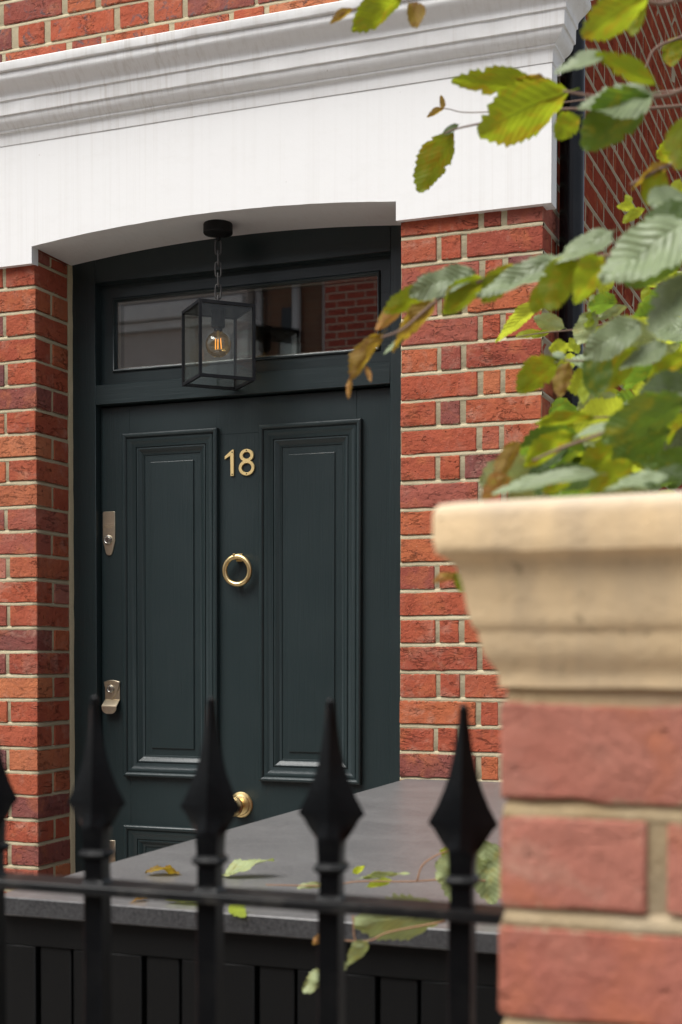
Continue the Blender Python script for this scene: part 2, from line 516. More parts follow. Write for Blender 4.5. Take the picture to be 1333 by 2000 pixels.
def box(name, x0, x1, y0, y1, z0, z1, mat, parent=None, bevel=0.0):
    bm = bmesh.new()
    add_box(bm, x0, x1, y0, y1, z0, z1, bevel)
    return bm_link(name, bm, mat, parent, auto=40)


def add_frame_sweep(bm, x0, x1, z0, z1, y, prof):
    """profile (inset from the outer edge, height towards the viewer) swept round a rectangle with mitres"""
    rings = []
    for s, h in prof:
        rings.append([bm.verts.new(p) for p in ((x0 + s, y - h, z0 + s), (x1 - s, y - h, z0 + s), (x1 - s, y - h, z1 - s), (x0 + s, y - h, z1 - s))])
    for a, b in zip(rings, rings[1:]):
        for i in range(4):
            j = (i + 1) % 4
            bm.faces.new((a[i], a[j], b[j], b[i]))


def add_lathe(bm, prof, axis='Z', origin=(0, 0, 0), seg=32):
    """profile of (radius, along)"""
    o = Vector(origin)
    rings = []
    for r, t in prof:
        ring = []
        for i in range(seg):
            a = 2 * math.pi * i / seg
            c, s = r * math.cos(a), r * math.sin(a)
            p = {'Z': (c, s, t), 'Y': (c, t, s), 'X': (t, c, s)}[axis]
            ring.append(bm.verts.new(o + Vector(p)))
        rings.append(ring)
    for a, b in zip(rings, rings[1:]):
        for i in range(seg):
            j = (i + 1) % seg
            bm.faces.new((a[i], a[j], b[j], b[i]))
    bm.faces.new(rings[0][::-1])
    bm.faces.new(rings[-1])


def add_tube(bm, pts, r0, r1=None, seg=8, closed=False):
    r1 = r0 if r1 is None else r1
    pts = [Vector(p) for p in pts]
    n = len(pts)
    rings = []
    ref = None
    for i, p in enumerate(pts):
        if closed:
            d = pts[(i + 1) % n] - pts[i - 1]
        else:
            d = pts[min(i + 1, n - 1)] - pts[max(i - 1, 0)]
        d.normalize()
        if ref is None:
            ref = d.orthogonal().normalized()
        ref = (ref - d * ref.dot(d)).normalized()
        b = d.cross(ref)
        r = r0 + (r1 - r0) * i / max(1, n - 1)
        rings.append([bm.verts.new(p + r * (math.cos(2 * math.pi * k / seg) * ref + math.sin(2 * math.pi * k / seg) * b)) for k in range(seg)])
    m = n if closed else n - 1
    for i in range(m):
        a, b = rings[i], rings[(i + 1) % n]
        off = 0
        if closed and i == n - 1:
            off = min(range(seg), key=lambda q: sum((a[k].co - b[(k + q) % seg].co).length for k in range(seg)))
        for k in range(seg):
            j = (k + 1) % seg
            bm.faces.new((a[k], a[j], b[(j + off) % seg], b[(k + off) % seg]))
    if not closed:
        bm.faces.new(rings[0][::-1])
        bm.faces.new(rings[-1])


def smooth_poly(pts, n=6):
    """Catmull-Rom through the points"""
    P = [Vector(p) for p in pts]
    P = [2 * P[0] - P[1]] + P + [2 * P[-1] - P[-2]]
    out = []
    for i in range(1, len(P) - 2):
        for k in range(n):
            t = k / n
            a, b, c, d = P[i - 1], P[i], P[i + 1], P[i + 2]
            out.append(0.5 * ((2 * b) + (c - a) * t + (2 * a - 5 * b + 4 * c - d) * t * t + (3 * b - a - 3 * c + d) * t ** 3))
    out.append(P[-2])
    return out


# ---------------------------------------------------------------- bricks
_brick_cache = {}


def brick_mesh(lx, dy, h, mat, var):
    """irregular hand-made brick, x 0..lx, y 0..dy, z 0..h"""
    key = (round(lx, 3), round(dy, 3), round(h, 3), mat.name, var)
    if key in _brick_cache:
        return _brick_cache[key]
    rnd = random.Random(hash((round(lx * 1000), round(dy * 1000), var)) & 0xffff)
    e = 0.0028
    nx = max(2, round(lx / 0.026))
    xs = [0, e] + [lx * i / nx for i in range(1, nx)] + [lx - e, lx]
    ny = max(1, round(dy / 0.05)) if dy < .3 else 1
    ys = [0, e] + [dy * i / ny for i in range(1, ny)] + [dy - e, dy]
    zs = [0, e, h * 0.5, h - e, h]
    rag_t = [rnd.gauss(0, .0009) for _ in range(40)]
    rag_b = [rnd.gauss(0, .0011) for _ in range(40)]
    chip = rnd.choice([(0, 0), (len(xs) - 1, 0), (0, 4), (len(xs) - 1, 4), (-1, -1)])
    bm = bmesh.new()
    V = {}

    def vert(i, j, k):
        if (i, j, k) not in V:
            p = [xs[i], ys[j], zs[k]]
            ext = [(i in (0, len(xs) - 1)), (j in (0, len(ys) - 1)), (k in (0, len(zs) - 1))]
            for a, (idx, n, mx) in enumerate(((i, len(xs), lx), (j, len(ys), dy), (k, len(zs), h))):
                if ext[a]:
                    others = sum(ext) - 1
                    inn = 0.0007 * others + (abs(rnd.gauss(0, 0.0008)) if others else rnd.uniform(0, 0.0009))
                    if a == 2:
                        inn += (rag_t if idx else rag_b)[i]
                    if (i, k) == chip:
                        inn += .0022
                    p[a] += inn if idx == 0 else -inn
            V[(i, j, k)] = bm.verts.new(p)
        return V[(i, j, k)]

    X, Y, Z = len(xs) - 1, len(ys) - 1, len(zs) - 1
    for i in range(X):
        for k in range(Z):
            for j in (0, Y):
                bm.faces.new((vert(i, j, k), vert(i + 1, j, k), vert(i + 1, j, k + 1), vert(i, j, k + 1)))
    for j in range(Y):
        for k in range(Z):
            for i in (0, X):
                bm.faces.new((vert(i, j, k), vert(i, j + 1, k), vert(i, j + 1, k + 1), vert(i, j, k + 1)))
    for i in range(X):
        for j in range(Y):
            for k in (0, Z):
                bm.faces.new((vert(i, j, k), vert(i + 1, j, k), vert(i + 1, j + 1, k), vert(i, j + 1, k)))
    bmesh.ops.recalc_face_normals(bm, faces=bm.faces[:])
    me = bpy.data.meshes.new("brick")
    bm.to_mesh(me)
    bm.free()
    me.materials.append(mat)
    for p in me.polygons:
        p.use_smooth = True
    me.set_sharp_from_angle(angle=math.radians(16))
    _brick_cache[key] = me
    return me


def lay(parent, x0, x1, y0, y1, z0, z1, mat, jit=0.0014):
    """one brick between these bounds as an object of its own"""
    me = brick_mesh(x1 - x0, y1 - y0, z1 - z0, mat, random.randrange(5))
    o = bpy.data.objects.new("brick", me)
    COL.objects.link(o)
    o.parent = parent
    o.location = (x0 + random.uniform(-jit, jit), y0 + random.uniform(-jit, jit), z0 + random.uniform(-jit, jit))
    o.rotation_euler = (random.uniform(-.006, .006), random.uniform(-.006, .006), random.uniform(-.005, .005))
    return o


def lay_into(bm, x0, x1, y0, y1, z0, z1):
    add_box(bm, x0 + random.uniform(-.001, .001), x1, y0, y1, z0, z1 + random.uniform(-.001, .001))


def mortar_sheet(name, path, z_lines, z_end, mat, parent, rec=0.0032, step=0.03, off=0.0):
    """weathered pointing on a plan path of (x, y, normal x, normal y); struck joints lean back towards their top"""
    # profile in z: (z, recess)
    prof = []
    for zc in z_lines:
        prof += [(zc - 0.0065, 0.0022 + off), (zc - 0.0055, 0.0012 + off), (zc + 0.0050, 0.0046 + off), (zc + 0.0066, 0.0075 + off)]
    prof = sorted(p for p in prof if z_end[0] < p[0] < z_end[1])
    prof = [(z_end[0], rec)] + prof + [(z_end[1], rec)]
    full = []
    for (z, r), (z2, r2) in zip(prof, prof[1:]):
        full.append((z, r))
        if z2 - z > 0.02:
            full += [(z + 0.004, rec), (z2 - 0.004, rec)]
    full.append(prof[-1])
    bm = bmesh.new()
    cols = []
    for (ax, ay, anx, any_), (bx, by, bnx, bny) in zip(path, path[1:]):
        L = math.hypot(bx - ax, by - ay)
        n = max(1, int(L / step))
        for i in range(n + (1 if (bx, by) == path[-1][:2] else 0)):
            t = i / n
            corner = t in (0.0, 1.0)
            nx, ny = (anx, any_) if t == 0 else ((bnx, bny) if t == 1 else (None, None))
            if nx is None:
                dx, dy = (bx - ax) / L, (by - ay) / L
                nx, ny = dy, -dx
            cols.append((ax + (bx - ax) * t, ay + (by - ay) * t, nx, ny))
    grid = []
    for x, y, nx, ny in cols:
        w = [random.uniform(-.0007, .0007) for _ in full]
        grid.append([bm.verts.new((x - nx * (r + random.uniform(-.0005, .0005)), y - ny * (r + random.uniform(-.0005, .0005)), z + dz)) for (z, r), dz in zip(full, w)])
    for a, b in zip(grid, grid[1:]):
        for k in range(len(full) - 1):
            bm.faces.new((a[k], b[k], b[k + 1], a[k + 1]))
    return bm_link(name, bm, mat, parent, smooth=True)


# ================================================================ GROUND, STREET
def sheet(name, x0, x1, y0, y1, z, mat):
    bm = bmesh.new()
    vs = [bm.verts.new(p) for p in ((x0, y0, z), (x1, y0, z), (x1, y1, z), (x0, y1, z))]
    bm.faces.new(vs)
    o = bm_link(name, bm, mat)
    o['kind'] = 'structure'
    return o


sheet("ground", -150, 150, -150, 150, -0.13, M_ASPHALT)
pv = box("pavement", -40, 40, -2.4, 30, -0.2, 0.0, M_CONCRETE)
pv['kind'] = 'structure'

# ================================================================ HOUSE
YF = 3.766                      # front face of the brickwork
XL, XR, XS = -2.493, -1.303, -0.903   # left corner of the opening, right corner, side wall
YJ = 3.97                       # front of the door frame
YD = 4.0                        # face of the door
house = thing("brick_house", "red brick house with white lintel and cornice over a dark green door", "house")

core = empty_part("wall_core", house)
box("wall_mass", -7, -2.50, 3.79, 9, -.1, 2.9, M_FAR_RED, core)
box("wall_mass", -1.297, -0.93, 3.79, 9, -.1, 2.9, M_FAR_RED, core)
box("wall_mass", -7, -0.93, 3.79, 9, 3.02, 7.6, M_FAR_RED, core)
box("wall_mass", -7, -4.35, 3.772, 3.789, -.1, 2.81, M_FAR_RED, core)
box("wall_mass", -7, -4.35, 3.772, 3.789, 2.81, 7.6, M_FAR_RED, core)
# hallway seen dimly through the fanlight
bm = bmesh.new()
add_box(bm, -2.49, -1.31, 4.09, 8.5, 0.12, 3.0)
bmesh.ops.reverse_faces(bm, faces=bm.faces[:])
me = bpy.data.meshes.new("hallway")
front = [f for f in bm.faces if all(v.co.y < 4.1 for v in f.verts)]
bmesh.ops.delete(bm, geom=front, context='FACES')
bm.to_mesh(me)
bm.free()
link("hallway", me, M_HALL, house)

HB, HT = 0.005, 0.070           # a brick sits between these heights above the joint centre
n_single = 0


def rest_mesh(name, bm, mat, parent):
    o = bm_link(name, bm, mat, parent)
    o['kind'] = 'stuff'
    return o


# ---- left of the door: pier with its reveal
zl = [0.945 + 0.075 * k for k in range(-13, 26)]
lp = mortar_sheet("left_pier", [(-4.4, YF, 0, -1), (XL, YF, 1, -1), (XL, 3.956, 1, 0)], zl, (-0.1, 2.856), M_MORTAR, house)
rb = bmesh.new()
for zc in zl:
    hrow = round((zc - 2.745) / 0.075) % 2 == 0
    z0, z1 = zc + HB, min(zc + HT, 2.856)
    if z1 - z0 < 0.02:
        continue
    w = random.uniform(-.004, .004)
    if hrow:
        spec = [(-2.596 + w, XL, YF, 3.951), (-2.820, -2.608 + w, YF, YF + .1)]
    else:
        spec = [(-2.703, XL, YF, 3.853 + w), (-2.593, XL, 3.866 + w, 3.951), (-2.816, -2.714, YF, YF + .1)]
    x, flip = (-2.83 if hrow else -2.827), hrow
    while x > -4.3:
        ln = .1 if flip else .212
        spec.append((x - ln, x, YF, YF + .1))
        x -= ln + .011
        flip = not flip
    for s in spec:
        if zc > 0.86 and s[1] > -2.63:
            lay(lp, *s, z0, z1, M_BRICK)
            n_single += 1
        else:
            lay_into(rb, *s, z0, z1)
rest_mesh("brick_courses", rb, M_BRICK, lp)

# ---- right of the door: pier whose corner turns into the side wall
zr = [1.264 + 0.075 * k for k in range(-18, 21)]
zside = [1.264 + 0.075 * k for k in range(-18, 50)]
rp = mortar_sheet("right_pier", [(XR - .0, YF, 0, -1), (XS, YF, 0, -1)], zr, (-0.1, 2.815), M_MORTAR, house, rec=.0034)
rb = bmesh.new()
for zc in zr:
    k = round((zc - 1.264) / 0.075)
    z0, z1 = zc + HB, zc + HT
    w = random.uniform(-.004, .004)
    if k % 2 == 0:
        spec = [(XR, -1.081 + w, YF, YF + .1), (-1.066 + w, -1.017 + w, YF, YF + .1), (-1.003 + w, XS, YF, 3.974)]
    else:
        spec = [(XR, -1.200 + w, YF, YF + .2), (-1.187 + w, -1.130 + w, YF, YF + .1), (-1.115 + w, XS, YF, 3.867)]
    for s in spec:
        if zc > 1.25:
            lay(rp, *s, z0, z1, M_BRICK)
            n_single += 1
        else:
            lay_into(rb, *s, z0, z1)
rest_mesh("brick_courses", rb, M_BRICK, rp)

# ---- upper wall above the cornice
zt = [3.474 + 0.075 * k for k in range(-4, 14)]
uw = mortar_sheet("upper_wall", [(-4.4, YF, 0, -1), (XS, YF, 0, -1)], zt, (3.18, 4.45), M_MORTAR, house)
rows = {0: [(-2.79, -2.575), (-2.55, -2.456), (-2.434, -2.212), (-2.193, -2.097), (-2.078, -1.983), (-1.965, -1.75)],
        1: [(-2.72, -2.622), (-2.603, -2.393), (-2.374, -2.277), (-2.256, -2.045), (-2.028, -1.93), (-1.915, -1.70)],
        -1: [(-2.598, -2.379), (-2.36, -2.257), (-2.242, -2.028), (-2.011, -1.831), (-1.816, -1.72), (-1.705, -1.49), (-1.475, -1.375)]}
rb = bmesh.new()
for zc in zt:
    k = round((zc - 3.474) / 0.075)
    z0, z1 = zc + HB, zc + HT
    base = rows.get(k, rows[k % 2])
    spec = list(base)
    x, flip = spec[-1][1] + .012, False
    while x < XS - .06:
        ln = 0.1 if not flip else 0.212
        x2 = min(x + ln, XS)
        spec.append((x, x2))
        x = x2 + .012
        flip = not flip
    x, flip = spec[0][0] - .012, True
    while x > -4.3:
        ln = 0.1 if not flip else 0.212
        spec.insert(0, (x - ln, x))
        x -= ln + .012
        flip = not flip
    for a, b in spec:
        if -1 <= k <= 2 and b > -2.63 and a < -1.55 - (k + 1) * 0.28:
            lay(uw, a, b, YF, YF + .1, z0, z1, M_BRICK_TOP)
            n_single += 1
        elif k >= -1:
            lay_into(rb, a, b, YF, YF + .1, z0, z1)
rest_mesh("brick_courses", rb, M_BRICK_TOP, uw)

# ---- side wall running back along the passage
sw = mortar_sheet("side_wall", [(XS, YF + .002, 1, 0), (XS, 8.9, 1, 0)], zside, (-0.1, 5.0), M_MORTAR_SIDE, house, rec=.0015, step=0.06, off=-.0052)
rb = bmesh.new()
cand = []
for zc in zside:
    k = round((zc - 1.264) / 0.075)
    z0, z1 = zc + HB, zc + HT
    odd = k % 2 != 0
    pier_row = zc < 2.80
    y = (3.879 if odd else 3.986) if pier_row else YF + .003
    seq = []
    if odd:
        if not pier_row:
            seq.append((y, y + .10)); y += .112
        seq.append((y, y + .05)); y += .06
        flip = True
    else:
        if not pier_row:
            seq.append((y, y + .212)); y += .222
        flip = False
    while y < 8.8:
        ln = (.212 if flip else .10) + random.uniform(-.003, .003)
        seq.append((y, y + ln))
        y += ln + .011
        flip = not flip
    for a, b in seq:
        vis = (b > 4.22 or (a < 3.98 and zc > 2.2)) and zc > 2.12 and zc < 3.05 + (a - 3.7) * 0.62
        cand.append((0 if vis else 1, a, z0, z1, b))
cand.sort()
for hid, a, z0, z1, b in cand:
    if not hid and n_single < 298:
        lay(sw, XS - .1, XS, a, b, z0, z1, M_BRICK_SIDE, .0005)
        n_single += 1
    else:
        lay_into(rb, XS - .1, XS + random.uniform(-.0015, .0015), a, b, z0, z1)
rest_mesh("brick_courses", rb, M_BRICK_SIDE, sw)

# ---- white lintel with a segmental arch
bm = bmesh.new()
ar = []
xa, xb, zs_, zap = XL + .001, XR - .008, 2.861, 2.8945
for i in range(33):
    t = i / 32
    u = 2 * t - 1
    ar.append((xa + (xb - xa) * t, zs_ + (zap - zs_) * (1 - u * u)))
Y0, Y1 = 3.746, 3.7815
outline = [(-4.4, 2.81), (xa, 2.81)] + ar + [(xb, 2.8085), (-0.876, 2.8085), (-0.876, 3.19), (-4.4, 3.19)]


def jig(z):
    return random.uniform(-.0006, .0006)


fr_ = [bm.verts.new((x, Y0, z + jig(z))) for x, z in outline]
bk_ = [bm.verts.new((x, Y1, z)) for x, z in outline]
bm.faces.new(fr_)
bm.faces.new(bk_[::-1])
for i in range(len(outline)):
    j = (i + 1) % len(outline)
    bm.faces.new((fr_[i], bk_[i], bk_[j], fr_[j]))
# return round the corner of the house
add_box(bm, -0.95, -0.8755, 3.7465, 3.806, 2.8087, 3.19)
lintel = bm_link("lintel", bm, M_WHITE, house, auto=30)
# arched soffit behind it
bm = bmesh.new()
a0 = [bm.verts.new((x, 3.78, z + .0005)) for x, z in ar]
a1 = [bm.verts.new((x, 3.986, z - .002)) for x, z in ar]
t0 = [bm.verts.new((x, 3.78, 3.03)) for x, z in ar]
t1 = [bm.verts.new((x, 3.986, 3.03)) for x, z in ar]
for i in range(len(ar) - 1):
    for p, q in ((a0, a1), (t0, a0), (a1, t1)):
        bm.faces.new((p[i], p[i + 1], q[i + 1], q[i]))
bm_link("soffit", bm, M_WHITE, lintel, auto=30)

# ---- moulded cornice with a mitred return
prof = [(-.02, 3.1755), (.0022, 3.1762), (.0026, 3.1775), (.0026, 3.1960)]
for i in range(1, 7):           # small cove
    t = i / 6
    prof.append((.0026 + .0085 * (1 - math.cos(t * math.pi / 2)), 3.1960 + .0165 * math.sin(t * math.pi / 2)))
prof += [(.0120, 3.2135), (.0128, 3.2160), (.0120, 3.2190), (.0128, 3.2200)]
for i in range(1, 9):           # ovolo
    t = i / 8
    prof.append((.0128 + .0225 * math.sin(t * math.pi / 2) ** 1.15, 3.2200 + .0305 * (1 - math.cos(t * math.pi / 2)) * .55 + .0305 * .45 * t))
prof += [(.0360, 3.2525), (.0412, 3.2535), (.0418, 3.2560), (.0424, 3.2895), (.0428, 3.2915), (.0475, 3.2935), (.0478, 3.2965)]
for i in range(1, 17):          # large cyma: upright, swept forward, upright
    t = i / 16
    u = min(1, max(0, (t - .12) / .70))
    prof.append((.0478 + .0345 * (u * u * (3 - 2 * u)), 3.2965 + .0610 * t))
prof += [(.0815, 3.3595), (.0805, 3.3620), (.0905, 3.3640), (.0918, 3.3665), (.0922, 3.3870), (.0900, 3.3895), (-.03, 3.412)]
bm = bmesh.new()
rows_ = []
NX = 120
for o, z in prof:
    row = []
    x_end = -0.876 + o
    for i in range(NX + 1):
        x = -4.4 + (x_end + 4.4) * i / NX
        wob = 0 if i == NX else (random.uniform(-.0004, .0004) + .0008 * math.sin(x * 7 + z * 40)) * (1 if o > .004 else .25)
        row.append(bm.verts.new((x, 3.746 - o + wob, z + wob * .8 + .0010 * math.sin(x * 3.1 + 1))))
    for y in (3.79, 3.845):
        row.append(bm.verts.new((x_end, y, z)))
    rows_.append(row)
for a, b in zip(rows_, rows_[1:]):
    for i in range(len(a) - 1):
        bm.faces.new((a[i], a[i + 1], b[i + 1], b[i]))
endp = [r[-1] for r in rows_]
ext = [bm.verts.new((-.93, 3.845, r[-1].co.z)) for r in rows_]
for i in range(len(endp) - 1):
    bm.faces.new((endp[i], ext[i], ext[i + 1], endp[i + 1]))
cornice = bm_link("cornice", bm, M_CORNICE, house, auto=38)

# ---- door frame
frame = empty_part("door_frame", house)
box("jamb", -2.53, -2.4045, YJ, 4.09, 0.12, 2.93, M_DOOR, frame, .0015)
box("jamb", -1.4062, -1.295, YJ, 4.09, 0.12, 2.93, M_DOOR, frame, .0015)
box("frame_head", -2.4045, -1.4062, YJ + .0006, 4.09, 2.795, 2.97, M_DOOR_H, frame, .0015)
box("transom_rail", -2.4045, -1.4062, YJ + .0005, 4.09, 2.409, 2.4722, M_DOOR_H, frame, .0015)
bd = bmesh.new()
n = 60
prev = None
for i in range(n + 1):          # hand-tooled mortar fillet between brick and frame
    z = 0.0 + 2.858 * i / n
    w = random.uniform(-.0012, .0012)
    ring = [bd.verts.new(p) for p in ((-2.515, 3.951, z), (-2.4925 + w, 3.9525, z), (-2.4885 + w, 3.962 + w, z), (-2.487 + w, 3.9755, z), (-2.515, 3.976, z))]
    if prev:
        for q in range(4):
            bd.faces.new((prev[q], prev[q + 1], ring[q + 1], ring[q]))
    prev = ring
bm_link("mortar_fillet", bd, M_MORTAR, frame, auto=50)

# ---- fanlight
bm = bmesh.new()
add_frame_sweep(bm, -2.4045, -1.4062, 2.4722, 2.795, 4.006, [(-.01, -.04), (0, 0), (.0425, 0), (.0435, .001), (.0445, .0055), (.0475, .0075), (.0505, .0062), (.053, .0015), (.056, -.008), (.0565, -.05)])
fan = bm_link("fanlight", bm, M_DOOR_H, house, auto=35)
fx0, fx1, fz0, fz1 = -2.3485, -1.4622 + .01, 2.5282 - .016, 2.739 + .008
box("pane", -2.36, -1.446, 4.0125, 4.0165, 2.515, 2.752, M_PANE, fan)
box("pane", -2.36, -1.446, 4.0305, 4.0345, 2.515, 2.752, M_PANE, fan)
bm = bmesh.new()
add_frame_sweep(bm, -2.351, -1.452, 2.5255, 2.7405, 4.018, [(0, 0), (.0060, 0), (.0060, -.012)])
bm_link("glazing_spacer", bm, M_CREAM, fan)

# ---- door leaf
DX0, DX1 = -2.4025, -1.4082
bm = bmesh.new()
add_box(bm, DX0, DX1, 4.0082, 4.046, 0.17, 2.404)
add_box(bm, DX0, -2.297, YD, 4.012, 0.17, 2.404, .001)
add_box(bm, -1.5225, DX1, YD, 4.012, 0.17, 2.404, .001)
add_box(bm, -2.000, -1.818, YD + .0002, 4.012, 0.42, 2.296, .0008)
add_box(bm, -2.297, -1.5225, YD + .0003, 4.012, 2.296, 2.404, .0008)
add_box(bm, -2.297, -1.5225, YD + .0003, 4.012, 1.045, 1.242, .0008)
add_box(bm, -2.297, -1.5225, YD + .0003, 4.012, 0.17, 0.42, .0008)
door = bm_link("front_door", bm, M_DOOR, house, auto=35)
MOULD = [(0, -.002), (0, .0125), (.0012, .0160), (.0045, .0182), (.0085, .0184), (.0125, .0168), (.0150, .0135), (.0158, .0112), (.0172, .0110), (.0180, .0128), (.0215, .0126), (.0290, .0098), (.0365, .0066), (.0425, .0048), (.0440, .0044), (.0448, .0014), (.0466, .0012), (.0474, .0038), (.0505, .0042), (.0535, .0030), (.0600, -.0025), (.0650, -.0052), (.0690, -.0058), (.0700, -.0082)]
for (px0, px1) in ((-2.3165, -1.9800), (-1.8380, -1.5025)):
    for (pz0, pz1) in ((1.2215, 2.3155), (0.40, 1.0655)):
        bm = bmesh.new()
        add_frame_sweep(bm, px0, px1, pz0, pz1, YD, MOULD)
        bm_link("panel_moulding", bm, M_DOOR, door, auto=24)
        bm = bmesh.new()
        q = 0.0925
        add_frame_sweep(bm, px0 + q, px1 - q, pz0 + q, pz1 - q, 4.0082, [(0, -.001), (0, .0036), (.0012, .0042)])
        b0 = [v for v in bm.verts if v.co.y < 4.0082 - .0041]
        bm.faces.new(sorted(b0, key=lambda v: math.atan2(v.co.z - (pz0 + pz1) / 2, v.co.x - (px0 + px1) / 2)))
        bm_link("raised_panel", bm, M_DOOR, door, auto=24)


# ---- brass numerals 18
def extrude_outline(bm, pts, y0, y1, bev=0.0008):
    """solid from a closed outline in x, z; front at y0 with a small chamfer"""
    n = len(pts)
    cx = sum(p[0] for p in pts) / n
    cz = sum(p[1] for p in pts) / n
    area = sum(pts[i][0] * pts[(i + 1) % n][1] - pts[(i + 1) % n][0] * pts[i][1] for i in range(n))
    sgn = 1 if area > 0 else -1
    ins = []
    for i in range(n):
        a, b, c = pts[i - 1], pts[i], pts[(i + 1) % n]
        d1 = Vector((b[0] - a[0], b[1] - a[1])).normalized()
        d2 = Vector((c[0] - b[0], c[1] - b[1])).normalized()
        nn = Vector((-d1.y, d1.x)) + Vector((-d2.y, d2.x))
        if nn.length > 1e-6:
            nn.normalize()
        ins.append((b[0] + sgn * nn.x * bev, b[1] + sgn * nn.y * bev))
    r0 = [bm.verts.new((x, y1, z)) for x, z in pts]
    r1 = [bm.verts.new((x, y0 + bev, z)) for x, z in pts]
    r2 = [bm.verts.new((x, y0, z)) for x, z in ins]
    for a, b in ((r0, r1), (r1, r2)):
        for i in range(n):
            j = (i + 1) % n
            bm.faces.new((a[i], a[j], b[j], b[i]))
    bm.faces.new(r2)
    return r2


def screw(bm, x, z, y, r=.0022):
    add_lathe(bm, [(r, 0.0), (r, -.0006), (r * .6, -.0011)], 'Y', (x, y, z), 12)


bm = bmesh.new()
extrude_outline(bm, [(-1.9385, 2.1655), (-1.9275, 2.1655), (-1.9275, 2.2462), (-1.9335, 2.2462), (-1.9585, 2.2272), (-1.9585, 2.2172), (-1.9395, 2.2285)], 3.9945, 4.0, .0008)
num = bm_link("house_number", bm, M_BRASS_NUM, door, auto=30)
num['label'] = "brass numeral 1"
bm = bmesh.new()


def annulus(bm, cx, cz, ro, qo, ri, qi, y0, y1, n=44):
    rings = []
    for rx, rz, y in ((ro, qo, y1), (ro, qo, y0 + .0008), (ro - .0008, qo - .0008, y0), (ri + .0008, qi + .0008, y0), (ri, qi, y0 + .0008), (ri, qi, y1)):
        rings.append([bm.verts.new((cx + rx * math.cos(2 * math.pi * i / n), y, cz + rz * math.sin(2 * math.pi * i / n))) for i in range(n)])
    for a, b in zip(rings, rings[1:]):
        for i in range(n):
            j = (i + 1) % n
            bm.faces.new((a[i], a[j], b[j], b[i]))


annulus(bm, -1.8838, 2.2265, .0238, .0198, .0128, .0102, 3.9945, 4.0)
annulus(bm, -1.8838, 2.1885, .0270, .0238, .0165, .0142, 3.9943, 4.0)
num = bm_link("house_number", bm, M_BRASS_NUM, door, auto=30)
num['label'] = "brass numeral 8"
bm = bmesh.new()
for x, z in ((-1.9325, 2.2385), (-1.9328, 2.1705), (-1.8838, 2.2415), (-1.8838, 2.1698)):
    screw(bm, x, z, 3.9946)
bm_link("number_screws", bm, M_BLACK, door)

# ---- ring knocker
bm = bmesh.new()
add_box(bm, -1.9195, -1.8985, 3.994, 4.0, 1.9005, 1.9245, .001)
add_box(bm, -1.9185, -1.9085, 3.966, 3.9945, 1.905, 1.9235, .0012)
add_box(bm, -1.9150, -1.9000, 3.976, 3.9943, 1.9095, 1.919, .001)
add_lathe(bm, [(.006, 0), (.006, -.016), (.004, -.019)], 'Y', (-1.906, 4.0, 1.829), 16)
bm_link("knocker_mount", bm, M_BRASS, door, auto=35)
bm = bmesh.new()
pts = []
for i in range(56):
    a = 2 * math.pi * i / 56
    pts.append((-1.9065 + .0425 * math.sin(a), 3.972 - .006 * (1 - math.cos(a)) * .5 * -1, 1.8715 + .0425 * math.cos(a)))
add_tube(bm, pts, .0080, seg=16, closed=True)
for v in bm.verts:              # the ring swells towards its foot
    dz = (1.914 - v.co.z) / .085
    cx_ = Vector((-1.9065, 3.975, 1.8715))
    d = v.co - cx_
    d.y *= 0.85 + .3 * max(0, dz)
    v.co = cx_ + d
bm_link("knocker_ring", bm, M_BRASS, door, smooth=True)

# ---- centre knob
bm = bmesh.new()
add_lathe(bm, [(.0405, 0), (.0405, -.003), (.0385, -.006), (.033, -.0075), (.031, -.0105), (.027, -.012), (.0155, -.014), (.013, -.024), (.014, -.032), (.021, -.038), (.0275, -.045), (.0315, -.053), (.0315, -.060), (.0265, -.067), (.016, -.0715), (.004, -.073)], 'Y', (-1.9055, 4.0, 1.145), 40)
bm_link("door_knob", bm, M_BRASS, door, auto=32)


# ---- locks
def text_into(bm, body, size, x, y, z, arc=0.0):
    cu = bpy.data.curves.new("lettering", 'FONT')
    cu.body = body
    cu.size = size
    cu.extrude = 0.0004
    cu.align_x = 'CENTER'
    cu.resolution_u = 2
    ob = bpy.data.objects.new("lettering", cu)
    COL.objects.link(ob)
    dg = bpy.context.evaluated_depsgraph_get()
    me = bpy.data.meshes.new_from_object(ob.evaluated_get(dg))
    bpy.data.objects.remove(ob)
    tmp = bmesh.new()
    tmp.from_mesh(me)
    for v in tmp.verts:
        lx, lz, ly = v.co.x, v.co.y, v.co.z
        v.co = Vector((x + lx, y - ly, z + lz - arc * lx * lx))
    me2 = bpy.data.meshes.new("tmp")
    tmp.to_mesh(me2)
    tmp.free()
    bm.from_mesh(me2)


def lock_cylinder(x, z, y, r, mat=None):
    bm = bmesh.new()
    add_lathe(bm, [(r, 0), (r, -.003), (r * .9, -.0055), (r * .72, -.0062), (r * .62, -.0048), (r * .55, -.0042), (r * .52, -.0056), (.0004, -.0058)], 'Y', (x, y, z), 28)
    o = bm_link("lock_cylinder", bm, mat or M_STEEL, door, auto=30)
    box("keyhole", x - .0009, x + .0009, y - .0061, y - .0045, z - r * .36, z + r * .36, M_BLACK, door)
    return o


